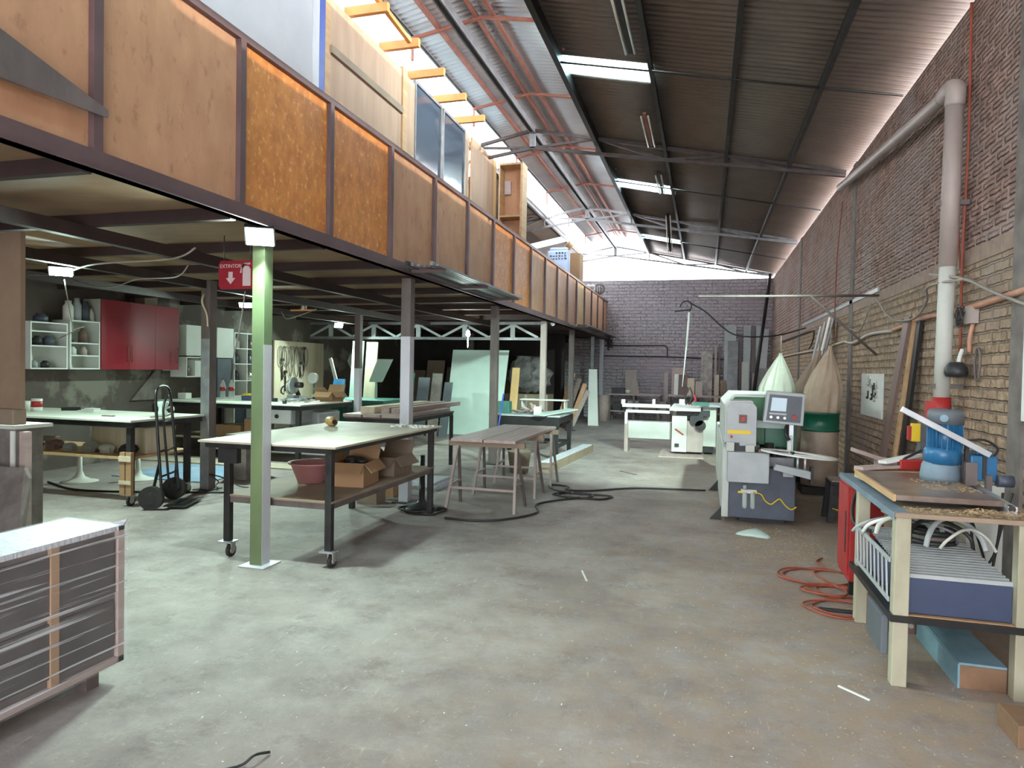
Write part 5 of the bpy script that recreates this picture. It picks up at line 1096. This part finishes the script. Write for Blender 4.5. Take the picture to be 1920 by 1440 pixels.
MB().bx(1.04, 1.42, 4.72, 5.1, 0, .20).build('body', 'wood_dark', pb, .003)
pr = MB(); random.seed(6)
for k in range(5): pr.cyl((1.07+k*.05, 4.7195, .05), (1.07+k*.05, 4.716, .05), .016, n=10)
pr.bx(1.12, 1.20, 4.716, 4.7195, .10, .15).bx(1.22, 1.34, 4.716, 4.7195, .09, .12); pr.build('print', 'stone', pb)
lbx = thing('low_box', 'low brown box with light blue lining on the floor under the machine table', 'box', (1.45, 4.3, 0))
MB().bx(1.30, 1.51, 3.975, 4.68, 0, .12).build('body', 'brownwood', lbx, .003)
MB().bx(1.29, 1.30, 3.975, 4.68, .0, .125).bx(1.295, 1.51, 3.98, 4.68, .12, .132).build('lining', 'lightblue', lbx)
wbk = solo(MB().bx(1.34, 1.60, 3.40, 3.62, 0, .10), 'wood_block', 'brownwood', 'brown wood block on the floor at the lower right corner', 'block', None, .004)

# board, fence and motor head
bd = thing('laminate_board', 'worn brown laminate board lying on the machine table', 'board', (1.27, 4.55, .93))
MB().bx(1.0, 1.50, 4.05, 5.02, .935, .965).build('board', 'polished', bd, .003)
MB().bx(.985, .9995, 4.05, 5.02, .93, .967).build('edge_strip', 'wood', bd)
MB().bx(1.1, 1.4, 4.2, 4.9, .9005, .935).build('riser', 'black', bd)
fx = thing('fence_rail', 'aluminium fence rail along the right of the laminate board', 'rail', (1.53, 4.4, .93))
MB().beam((1.51, 3.98, .925), (1.62, 4.95, .925), .04, .05, (1, 0, 0)).build('rail', 'alu', fx)
MB().cyl((1.505, 3.97, .94), (1.51, 4.02, .94), .016, n=8).build('screw', 'darksteel', fx)
bm_ = thing('boring_machine', 'blue motor boring machine standing on the machine table', 'machine', (1.50, 4.75, .965))
bz = .966
MB().lathe([(0, 0), (.105, 0), (.108, .03), (.10, .09), (.088, .12), (0, .12)], (1.40, 4.72, bz), 24).build('flange', 'bluegrey', bm_)
MB().lathe([(0, 0), (.10, 0), (.10, .08), (.085, .10), (0, .10)], (1.41, 4.72, bz+.105), 24).build('gearbox', 'blue', bm_)
rb_ = MB().lathe([(0, 0), (.083, 0), (.083, .17), (0, .17)], (1.42, 4.72, bz+.18), 28)
for k in range(22):
    a = 2*pi*k/22; c, s = cos(a), sin(a); rb_.beam((1.42+.087*c, 4.72+.087*s, bz+.185), (1.42+.087*c, 4.72+.087*s, bz+.345), .018, .004, (c, s, 0))
rb_.build('motor', 'blue', bm_)
MB().lathe([(.098, 0), (.098, .06), (.085, .09), (0, .095), (0, 0)], (1.42, 4.72, bz+.345), 28).build('fan_cowl', 'panelgrey', bm_)
MB().cyl((1.385, 4.625, bz+.385), (1.383, 4.618, bz+.385), .022, n=14).build('badge', 'lightblue', bm_)
MB().bx(1.53, 1.67, 4.62, 4.80, bz+.02, bz+.17).bx(1.57, 1.66, 4.66, 4.76, bz+.17, bz+.20).build('drill_head', 'blue', bm_, .008)
MB().bx(1.50, 1.56, 4.60, 4.68, bz-.005, bz+.13).bx(1.60, 1.63, 4.58, 4.61, bz-.03, bz+.06).build('bracket', 'postbrown', bm_)
MB().cyl((1.66, 4.6, bz+.03), (1.74, 4.6, bz+.03), .035, n=16).build('side_motor', 'navy', bm_)
MB().beam((1.15, 4.60, 1.40), (1.62, 4.60, 1.145), .034, .03, (0, 0, 1)).build('lever_arm', 'alu', bm_, .002)
MB().beam((1.52, 4.66, 1.19), (1.52, 4.66, 1.0), .02, .02).beam((1.60, 4.62, 1.15), (1.60, 4.62, 1.0), .02, .02).build('link_rod', 'darksteel', bm_)
MB().tube([(1.50, 4.64, 1.22), (1.60, 4.64, 1.23), (1.68, 4.66, 1.18), (1.66, 4.68, 1.12)], .007, n=6).build('cord', 'black', bm_)
random.seed(51)
def chips(n, x0, x1, y0, y1, z, name, label, s=.012, m='shavings', zvar=.0, dens=None):
    mb = MB()
    for k in range(n):
        x, y = random.uniform(x0, x1), random.uniform(y0, y1)
        if dens: x, y = dens(x, y)
        a = random.random()*6.3; L = random.uniform(.4, 1.3)*s; h = random.random()*zvar
        c, sn = cos(a)*L, sin(a)*L
        mb.add([(x-c, y-sn, z+h+.0006), (x+sn*.5, y-c*.5, z+h+.0006), (x+c, y+sn, z+h+L*.5), (x-sn*.5, y+c*.5, z+h+.0012), (x, y, z+h)],
               [(0, 1, 2, 3), (0, 4, 1), (1, 4, 2), (2, 4, 3), (3, 4, 0)])
    o = mb.build(name, m); tag(o, label, 'shavings', None, 'stuff'); return o
chips(900, 1.03, 1.62, 3.89, 4.05, .9005, 'wood_shavings', 'golden wood shavings along the front of the machine table', .008, zvar=.008)
chips(350, 1.30, 1.62, 3.90, 4.0, .906, 'wood_shavings', 'thick golden heap of shavings at the front right of the machine table', .010, zvar=.022)
chips(400, 1.22, 1.48, 4.25, 4.70, .966, 'wood_shavings', 'pale shavings round the foot of the blue machine', .008, zvar=.006)
chips(2600, -.4, 1.95, 2.0, 8.8, 0, 'floor_shavings', 'fine wood chips scattered over the floor on the right side', .007, dens=lambda x, y: (min(x+abs(random.gauss(0, .25)), 1.95), y))
chips(700, .3, 1.1, 6.2, 7.5, 0, 'floor_shavings', 'wood chips swept in front of the edge banding machine', .012)
chips(350, -2.4, .3, 2.2, 8, 0, 'floor_shavings', 'sparse pale chips on the middle of the floor', .006, m='white')
solo(MB().lathe([(0, .0), (.16, 0), (.12, .02), (.06, .045), (0, .05)], (.52, 7.15, 0), 14, wob=lambda a, t: 1+.25*sin(3*a)), 'green_dust_heap', 'glassgreen', 'small pale green dust heap on the floor before the edge banding machine', 'dust heap')

# things at the back of the machine table
for k, (p, q, w, t, m, lab) in enumerate((((1.02, 5.05, .915), (1.50, 5.12, .915), .18, .03, 'wood_pale', 'pale board at the back of the machine table'), ((1.03, 5.14, .945), (1.46, 5.2, .945), .16, .025, 'wood', 'tan board stacked on the pale one'), ((1.02, 5.08, .97), (1.30, 5.2, .985), .10, .02, 'wood_greypink', 'weathered stick on the board stack'))):
    solo(MB().beam(p, q, w, t, (0, 1, 0)), 'board', m, lab, 'board', 'boards at the back of the machine table')
solo(MB().beam((1.18, 5.15, 1.01), (1.42, 5.25, 1.06), .09, .02, (0, 1, 0)), 'white_wrapper', 'white', 'crumpled white wrapper on the board stack', 'wrapper')
rt_ = thing('red_tool', 'red hand tool lying behind the blue motor', 'hand tool', (1.38, 5.22, .965))
MB().beam((1.28, 5.16, 1.0), (1.50, 5.2, 1.0), .07, .05, (0, 0, 1)).build('body', 'redpaint', rt_, .01); MB().beam((1.30, 5.16, 1.03), (1.42, 5.17, 1.10), .015, .015).build('lever', 'black', rt_)
swb = thing('switch_box', 'grey switch box with yellow and red switch on a red pillar behind the motor', 'switch box', (1.5, 5.6, 0))
MB().bx(1.56, 1.62, 5.58, 5.64, 0, 1.42).build('pillar', 'redpaint', swb); MB().bx(1.50, 1.57, 5.50, 5.58, 1.05, 1.27).build('box', 'panelgrey', swb, .004)
MB().bx(1.44, 1.50, 5.49, 5.53, 1.13, 1.26).build('yellow_switch', 'yellow', swb, .005); MB().bx(1.42, 1.44, 5.49, 5.53, 1.14, 1.24).build('red_switch', 'redpaint', swb)
lf = thing('folding_rack', 'grey folding frame leaning behind the left back corner of the machine table', 'frame', (1.15, 6.4, 0))
MB().beam((1.30, 6.2, .0), (1.45, 6.3, .92), .12, .03, (1, 0, 0)).beam((1.20, 6.25, .98), (1.58, 6.25, .86), .10, .03, (0, 1, 0)).build('frame', 'wood_greypink', lf)

# red-orange cables on the floor
for k, (cx, cy, n, r) in enumerate(((.92, 5.75, 2, .22), (.95, 5.42, 3, .12), (.93, 5.02, 2, .17))):
    coil(cx, cy, n, r, 'cord_red', ['large loop of red-orange cable on the floor left of the red cabinet', 'dense knot of red-orange cable beside the machine table leg', 'red-orange cable loops nearest the camera by the machine table'][k], .007, .009, .10)
cable('floor_cable', [(1.02, 6.4, .008), (.95, 6.25, .008), (1.0, 6.05, .008), (.88, 5.9, .008), (1.0, 5.6, .008), (1.1, 5.45, .02)], .007, 'cord_red', 'single red-orange cable wandering toward the knot of cable')
solo(MB().bx(.78, 1.08, 4.98, 5.02, .0, .018), 'power_strip', 'black', 'black power strip on the floor by the red-orange cable', 'power strip', None, .004)
cable('cable', [(1.66, 5.0, .87), (1.68, 5.0, .55), (1.74, 5.02, .38), (1.82, 5.02, .5), (1.84, 5.0, .87)], .008, 'cord_black', 'black cord looping down behind the machine table')
cable('cable', [(1.10, 5.30, .86), (1.02, 5.2, .72), (.98, 4.95, .62), (1.05, 4.7, .62)], .012, 'cord_black', 'thick black hose arching in front of the red cabinet')
cable('cable', [(1.6, 4.95, .86), (1.70, 5.0, .6), (1.76, 5.05, .45), (1.8, 5.05, .3), (1.86, 5.1, .55), (1.95, 5.15, .85)], .008, 'cord_black', 'second black cord hanging by the dark wall column')

# ------------------------------------------------------------------ right wall fittings
dp = thing('dust_pipe', 'thick dusty grey duct running down the right brick wall with a long sloping arm', 'duct', (1.9, 6.4, 1.4))
MB().cyl((1.895, 6.365, 2.50), (1.90, 6.34, 3.84), .068, .068, n=20).build('down_pipe', 'pvc', dp)
MB().cyl((1.885, 6.38, 1.42), (1.895, 6.365, 2.56), .060, .062, n=20).build('lower_pipe', 'offwhite', dp)
MB().tube([(1.90, 6.34, 3.80), (1.90, 6.33, 3.92), (1.90, 6.45, 3.97), (1.90, 6.60, 3.965)], .074, n=16).build('elbow', 'pvc', dp)
MB().tube([(1.90, 6.50, 3.96), (1.90, 8.0, 4.10), (1.90, 9.6, 4.25), (1.92, 11.4, 4.45)], .056, n=16).build('sloping_pipe', 'pvc', dp)
for z in (1.50, 3.0): MB().bx(1.80, 2.035, 6.35, 6.38, z, z+.04).build('clamp', 'postbrown', dp)
MB().cyl((1.885, 6.38, 1.20), (1.885, 6.38, 1.43), .072, n=18).build('red_sleeve', 'redpaint', dp)
cable('conduit', [(2.015, 6.40, 1.80), (2.015, 6.42, 2.6), (2.015, 6.37, 3.5), (2.015, 6.40, 4.64)], .011, 'cord_red', 'red-orange conduit running up the right wall beside the thick duct')
cable('cable', [(2.02, 6.55, 3.2), (2.0, 6.50, 2.9), (2.02, 6.47, 2.5)], .008, 'cord_red', 'thin red wire bowing off the red-orange conduit')
cable('conduit', [(2.015, 4.6, 2.20), (2.015, 6.2, 2.15), (2.015, 6.9, 2.15)], .026, 'conduit', 'thick dusty orange conduit on the wall right of the duct')
cable('conduit', [(2.015, 6.95, 2.15), (2.015, 7.3, 2.16), (2.015, 8.5, 2.11)], .022, 'conduit', 'orange conduit on the wall left of the duct')
cable('conduit', [(2.015, 8.55, 2.10), (2.015, 9.6, 2.12), (2.01, 10.6, 2.05), (2.01, 11.2, 2.10)], .022, 'pvc', 'pale conduit dipping above the dust bags')
cable('conduit', [(2.015, 11.3, 2.10), (2.015, 13.5, 2.06), (2.015, 16.5, 2.06), (2.015, 20, 2.05)], .018, 'wood_pale', 'pale conduit running to the far end of the right wall')
cable('cable', [(2.0, 20, 2.46), (2.0, 15.0, 2.46), (2.0, 14.2, 2.4), (2.0, 14.4, 2.2), (2.0, 14.8, 2.11)], .014, 'cord_black', 'dark conduit loop on the right wall above the tan dust bag')
cable('cable', [(1.98, 9.2, 2.55), (1.95, 8.5, 2.28), (1.93, 7.9, 2.17), (1.95, 7.4, 2.17), (1.9, 6.9, 2.28), (1.80, 6.5, 2.36), (1.95, 6.15, 2.37)], .010, 'cord_grey', 'sagging grey cable looping in front of the duct')
cable('cable', [(1.80, 6.5, 2.46), (1.95, 6.15, 2.37), (1.97, 5.6, 2.20), (1.97, 5.0, 2.05), (1.97, 4.5, 1.98)], .012, 'cord_grey', 'grey cable dropping from the duct toward the right edge')
jb = thing('wire_box', 'tangle of wires in a small junction box beside the duct', 'junction box', (2.0, 6.2, 2.0))
MB().bx(1.98, 2.035, 6.08, 6.22, 2.02, 2.15).build('box', 'pvc', jb)
for k in range(4): MB().tube([(1.97+random.uniform(-.03, .0), 6.22+random.uniform(-.05, .1), 2.08+random.uniform(-.07, .08)) for _ in range(6)], .006, n=5, closed=True).build('wire', 'black', jb)
MB().tube([(2.02, 6.15, 2.02), (2.01, 6.18, 1.9), (2.02, 6.2, 1.80)], .016, n=7).build('drop_conduit', 'conduit', jb)
cable('cable', [(2.01, 11.7, 4.3), (1.99, 11.9, 3.5), (2.01, 12.1, 2.7), (2.0, 12.0, 2.14)], .008, 'cord_red', 'thin dark red wire hanging down the right wall from the end of the sloping duct')
bmx = thing('wall_boom', 'thin dark pipe boom reaching out from the right wall over the dust bags', 'pipe boom', (1.0, 9.2, 2.5))
MB().cyl((2.03, 9.26, 2.575), (-.10, 9.16, 2.575), .016, n=8).build('boom', 'postbrown', bmx)
MB().cyl((1.25, 9.22, 2.57), (2.03, 9.30, 1.85), .014, n=8).build('brace', 'postbrown', bmx)
for k, (p, q, w, m, lab) in enumerate((((1.74, 8.05, 0), (1.98, 7.78, 2.20), .20, 'wood_dark', 'widest walnut plank leaning on the right wall'), ((1.84, 7.90, 0), (2.01, 7.64, 2.22), .07, 'wood', 'tan edged plank leaning behind the widest plank'), ((1.88, 7.74, 0), (2.015, 7.50, 2.18), .12, 'blacksteel', 'black plank rightmost of the three leaning on the wall'))):
    solo(MB().beam(p, q, w, .03, (0, 1, 0)), 'leaning_plank', m, lab, 'plank', 'planks leaning on the right wall')
wb2 = thing('key_board', 'white tool board hung with small tools on the right brick wall', 'tool board', (2.02, 9.4, 1.1))
MB().bx(2.015, 2.038, 8.92, 10.02, 1.08, 1.62).build('board', 'white', wb2, .003)
random.seed(19)
for k in range(12):
    y, z = 9.05+random.random()*.55, 1.25+random.random()*.28
    solo(MB().bx(2.0, 2.0145, y, y+.025, z, z+random.uniform(.05, .12)).sphere((2.0, y+.012, z), .018, 8), 'small_tool', 'darksteel' if k % 2 else 'chrome', None, 'tool', 'small tools on the white board')['label'] = 'small metal tool hanging on the white tool board'
dm = thing('dust_mask', 'black cap-shaped mask hanging below the red-orange conduit', 'mask', (1.93, 6.26, 1.6))
MB().lathe([(0, .09), (.05, .085), (.085, .04), (.09, 0), (.075, -.03), (0, -.035)], (1.93, 6.20, 1.63), 20, wob=lambda a, t: 1+.08*sin(2*a)).build('cap', 'black', dm)
MB().tube([(1.95, 6.22, 1.70), (1.97, 6.26, 1.76), (2.0, 6.3, 1.82)], .016, n=8).build('white_strap', 'white', dm)
solo(MB().tube([(2.02, 6.02, 1.82), (2.01, 5.95, 1.76), (2.01, 5.97, 1.60), (2.02, 6.05, 1.58), (2.02, 6.09, 1.68), (2.02, 6.06, 1.80)], .010, n=6, closed=True), 'strap_loop', 'postbrown', 'brown strap loop hung on the wall right of the black mask', 'strap')
solo(B(1.99, 2.01, 4.60, 5.18, 1.32, 1.98), 'white_board', 'white', 'white board on the right wall cut off by the right edge of the view', 'board', None, .003)
for k, (y, h, m) in enumerate(((13.6, 2.45, 'alu'), (13.15, 2.50, 'wood_greypink'), (12.7, 2.55, 'white'), (12.35, 2.5, 'postbrown'))):
    solo(MB().beam((1.55, y+.1, 0), (1.98, y-.35, h), .16, .02, (0, 1, 0)), 'leaning_strip', m, ['bright aluminium strip furthest left of the strips behind the dust bags', 'weathered strip beside the aluminium one', 'white strip behind the brown dust bag', 'brown strip rightmost behind the dust bags'][k], 'strip', 'strips leaning behind the dust bags')
struct(B(2.02, 2.045, 9.3, 16.0, 2.63, 2.68).build('trim_ledge', 'lgrey'))

# ------------------------------------------------------------------ panel saw
ps = thing('panel_saw', 'pale sliding table saw in the middle distance', 'table saw', (-.4, 13.8, 0))
MB().bx(-.58, -.30, 13.45, 14.2, .06, .76).build('front_cabinet', 'offwhite', ps, .006)
MB().bx(-.30, .0, 13.5, 14.2, .06, .66).build('column', 'pvc', ps, .01)
MB().beam((-.52, 13.447, .50), (-.36, 13.447, .39), .03, .004, (0, 0, 1)).build('red_stripe', 'redpaint', ps)
MB().bx(-.52, -.44, 13.42, 13.45, .16, .22).build('socket', 'black', ps)
MB().bx(-.62, -.05, 13.2, 15.2, .86, .91).build('cast_table', 'lightblue' if 0 else 'white', ps, .004)
MB().bx(-.5, .12, 13.5, 14.1, .76, .86).build('trunnion', 'black', ps)
MB().cyl((-.12, 13.42, .70), (-.12, 13.48, .70), .13, n=24).cyl((-.05, 13.42, .58), (-.05, 13.46, .58), .10, n=20).build('handwheel', 'black', ps)
MB().bx(-1.52, -.62, 13.3, 13.62, .90, .955).build('sliding_table', 'white', ps, .004)
MB().bx(-1.44, -.62, 13.25, 13.30, .80, .85).bx(-1.44, -1.40, 13.30, 13.6, .80, .85).build('outrigger', 'white', ps)
MB().bx(-1.46, -1.41, 13.25, 13.30, .58, .80).build('leg', 'white', ps)
MB().bx(-1.43, -.60, 13.65, 13.95, .27, .60).build('beam_casing', 'palegreen', ps, .006); MB().bx(-1.50, -1.43, 13.6, 14.0, 0, .60).build('leg', 'pvc', ps)
MB().bx(-1.54, -1.47, 13.32, 13.4, .955, 1.04).build('stop', 'white', ps)
MB().bx(-.95, -.90, 13.36, 13.42, .955, 1.06).build('stop', 'white', ps)
MB().bx(-.02, .24, 13.7, 14.9, .16, .93).build('motor_cabinet', 'offwhite', ps, .01)
MB().bx(-.06, .62, 13.55, 14.8, .93, .97).build('extension_table', 'lgrey', ps, .004)
MB().bx(-.22, .1, 13.5, 13.7, .955, 1.02).build('fence', 'teal', ps)
MB().bx(-.80, .02, 13.0, 14.3, .0, .018).build('floor_mat', 'wood_greypink', ps)
MB().bx(-.05, .2, 13.75, 14.8, .04, .16).build('plinth', 'blacksteel', ps)
gh = thing('blade_guard_clutter', 'upright clutter of clamps and a red nozzle on the saw table', 'clamps', (-.30, 13.7, .91))
MB().tube([(-.32, 13.8, .955), (-.36, 13.8, 1.1), (-.30, 13.8, 1.25), (-.36, 13.8, 1.32)], .016, n=6).tube([(-.28, 13.75, .955), (-.22, 13.75, 1.15), (-.27, 13.75, 1.3)], .014, n=6).build('clamp', 'darksteel', gh)
MB().tube([(-.24, 13.7, .96), (-.16, 13.7, 1.05), (-.18, 13.7, 1.15)], .022, n=8).build('red_nozzle', 'redpaint', gh)
MB().bx(-.46, -.36, 13.7, 13.8, .955, 1.06).build('white_block', 'white', gh)
hg = thing('hanging_pipe', 'thin white pipe hanging above the table saw from a small dark crossbar', 'pipe', (-.35, 14, 1.15))
MB().cyl((-.32, 14.0, 2.78), (-.36, 14.0, 2.1), .022, .018, n=10).cyl((-.36, 14, 2.1), (-.42, 14.0, 1.3), .016, .006, n=8).build('pipe', 'white', hg)
MB().cyl((-.60, 14, 2.80), (-.30, 14, 2.83), .014, n=8).tube([(-.31, 14, 2.80), (-.28, 14, 2.93), (-.36, 14, 3.0), (-.46, 14, 2.97), (-.50, 14, 2.88)], .012, n=6).build('crossbar', 'blacksteel', hg)
cable('cable', [(-.30, 14.0, 2.96), (.0, 14.0, 2.78), (.30, 14.0, 2.50), (.55, 14.0, 2.34), (.9, 14, 2.30), (1.4, 14.4, 2.36), (1.98, 15.2, 2.55)], .014, 'cord_black', 'long black cable sagging from the hanging pipe to the right wall')
cable('cable', [(1.98, 11.5, 2.4), (1.97, 10.6, 2.25), (1.96, 9.9, 2.2), (1.97, 9.4, 2.5)], .010, 'cord_grey', 'thin cable sagging by the boom on the right wall')
solo(MB().beam((-1.25, 10.9, .006), (-.98, 10.6, .006), .04, .01, (0, 1, 0)), 'floor_stick', 'postbrown', 'thin dark stick on the floor before the table saw', 'stick')
solo(MB().beam((-.9, 5.35, .004), (-.82, 5.1, .004), .012, .006, (1, 0, 0)), 'floor_stick', 'white', 'thin white stick on the open floor', 'stick')
solo(MB().beam((.70, 3.80, .004), (.82, 3.68, .004), .012, .006, (0, 1, 0)), 'floor_stick', 'white', 'thin white stick on the floor left of the machine table', 'stick')

# ------------------------------------------------------------------ end wall: benches, pipes, boards
def bench(x0, x1, y0, y1, z, label, m='wood_greypink'):
    t = thing('rough_bench', label, 'bench', ((x0+x1)/2, (y0+y1)/2, 0)); MB().bx(x0, x1, y0, y1, z-.04, z).build('table_top', m, t)
    for x in (x0+.06, (x0+x1)/2, x1-.06):
        for y in (y0+.05, y1-.05): leg(x, y, 0, z-.04, .07).build('leg', 'postbrown', t)
    MB().bx(x0+.02, x1-.02, y0+.02, y1-.02, .30, .33).build('shelf', m, t); return t
bench(-2.95, -1.30, 21.7, 22.5, .86, 'rough bench against the end wall on the left')
bench(-1.10, .95, 21.7, 22.5, .86, 'rough bench against the end wall on the right')
random.seed(23)
st_ = ['dark box', 'grey tin', 'folded brown board', 'stone slab', 'pale pack', 'dark bundle', 'brown crate', 'grey block']
for k in range(8):
    x = -2.8+k*.47
    if -1.35 < x < -1.0: x -= .25
    w_, h_ = .26+.08*(k % 3), .22+.05*(k*2 % 4)
    x = min(x, .55)
    solo(B(x, x+w_, 21.85, 22.3, .33, .33+min(h_, .40)), 'stored_box', ['black', 'lgrey', 'card_dull', 'pvc', 'offwhite', 'blacksteel', 'wood_dark', 'concrete'][k], st_[k]+' on the lower shelf along the end wall, '+['first', 'second', 'third', 'fourth', 'fifth', 'sixth', 'seventh', 'eighth'][k]+' from the left', 'box', 'boxes on the shelf along the end wall')
solo(B(-2.85, -2.45, 21.9, 22.3, .86, 1.05), 'dark_case', 'black', 'dark case at the left end of the benches by the end wall', 'case', None, .01)
solo(MB().sphere((-2.35, 22.0, .93), .06, 10, (1.4, 1, 1)), 'white_lump', 'white', 'small white lump beside the dark case', 'lump')
E_ = []
def flat(x0, x1, z0, z1, m, label, y=22.75, lean=.25, x2=None, grp='boards standing against the end wall', th=.03):
    dx = 0 if x2 is None else x2
    return solo(MB().hexa([(x0, y-lean, z0), (x1, y-lean, z0), (x1, y-lean+th, z0), (x0, y-lean+th, z0), (x0+dx, y, z1), (x1+dx, y, z1), (x1+dx, y+th, z1), (x0+dx, y+th, z1)]), 'standing_board', m, label, 'board', grp)
solo(MB().prism([(-2.46, 22.35, .86), (-2.02, 22.35, .86), (-2.06, 22.42, 1.10), (-2.14, 22.5, 1.38), (-2.12, 22.56, 1.63), (-2.52, 22.56, 1.63)], (0, .02, 0)), 'curved_board', 'pvc', 'pale board with one curved side on the left end-wall bench', 'board')
flat(-1.27, -1.14, 0, 1.56, 'pvc', 'narrow pale board between the two end-wall benches', 22.95)
flat(-1.02, -.60, .86, 1.72, 'wood_greypink', 'wide grey-brown board left of the red-edged cabinet', 22.95, .3)
flat(-.93, -.80, .86, 1.52, 'white', 'white strip in front of the wide grey-brown board', 22.7, .3)
flat(-.80, -.52, .86, 1.50, 'wood_dark', 'reddish board right of the white strip', 22.72, .3)
flat(-.52, -.30, .86, 1.40, 'wood_pale', 'pale board right of the reddish board', 22.66, .3)
flat(-.27, -.05, .86, 1.30, 'pvc', 'short grey board below the marbled slab', 22.62, .3)
flat(-.12, .24, 0, 2.28, 'stone', 'tall marbled slab standing near the middle of the end wall', 23.15, .4)
flat(.30, .37, 0, 2.5, 'pvc', 'thin pale lath right of the marbled slab', 23.2, .3)
flat(.42, .47, 0, 2.5, 'postbrown', 'thin dark lath right of the pale lath', 23.2, .3)
flat(.32, .45, 0, 1.52, 'wood_pale', 'short cream board in front of the laths', 22.95, .3)
flat(.50, .68, 0, 1.35, 'card_dull', 'short brown board right of the cream board', 22.95, .3)
flat(.60, .95, 0, 3.12, 'lgrey', 'tallest pale board, left one in the corner group', 23.2, .3)
flat(.70, 1.02, 0, 2.62, 'greysteel', 'wide grey board in front of the tallest pale board', 23.1, .4)
flat(1.04, 1.14, 0, 2.85, 'postbrown', 'dark narrow board right of the wide grey board', 23.2, .3)
flat(1.18, 1.40, 0, 3.12, 'lgrey', 'second tall pale board in the corner group', 23.2, .3)
flat(1.14, 1.36, 0, 1.95, 'palegreen', 'shorter whitish board before the second tall pale board', 23.05, .45)
flat(1.42, 1.54, 0, 3.12, 'postbrown', 'tall dark board in the corner group', 23.2, .3)
flat(1.56, 1.74, 0, 3.12, 'lgrey', 'third tall pale board in the corner group', 23.2, .3)
flat(1.46, 1.56, 0, 1.6, 'pvc', 'short grey board before the tall dark board', 23.0, .45)
flat(1.58, 1.78, 0, 3.0, 'alu', 'leaning silvery board near the right corner', 23.1, .5, .16)
flat(1.60, 1.92, 0, 1.75, 'greysteel', 'short wide grey board in the right corner', 22.5, .2)
solo(MB().cyl((1.35, 22.1, 0), (1.92, 22.9, 4.72), .05, n=10), 'long_pipe', 'blacksteel', 'very long black pipe leaning in the far right corner', 'pipe')
cable('conduit', [(-3.3, 23.25, 2.44), (-1.5, 23.25, 2.46), (-1.27, 23.25, 2.44), (-1.21, 23.25, 2.34), (-1.21, 23.25, 2.1)], .02, 'cord_black', 'upper dark conduit on the end wall bending down')
cable('conduit', [(-3.3, 23.255, 2.09), (-1.4, 23.255, 2.09), (-.2, 23.255, 2.05), (.6, 23.255, 2.03)], .022, 'cord_black', 'lower straight dark conduit on the end wall')
solo(MB().lathe([(0, 0), (.12, 0), (.10, .28), (0, .30)], (1.05, 21.9, 0), 16), 'dark_bucket', 'black', 'dark bucket on the floor before the corner boards', 'bucket')

# white daylight lights above the roof openings: added stand-ins for sun on the translucent strips
for (a, b) in SKY:
    lamp('AREA', (-1.28, (a+b)/2, 5.72), SKYW, (.78, .98, 1), (-1.28, (a+b)/2, 0), shape='RECTANGLE', size=1.1, size_y=.6)
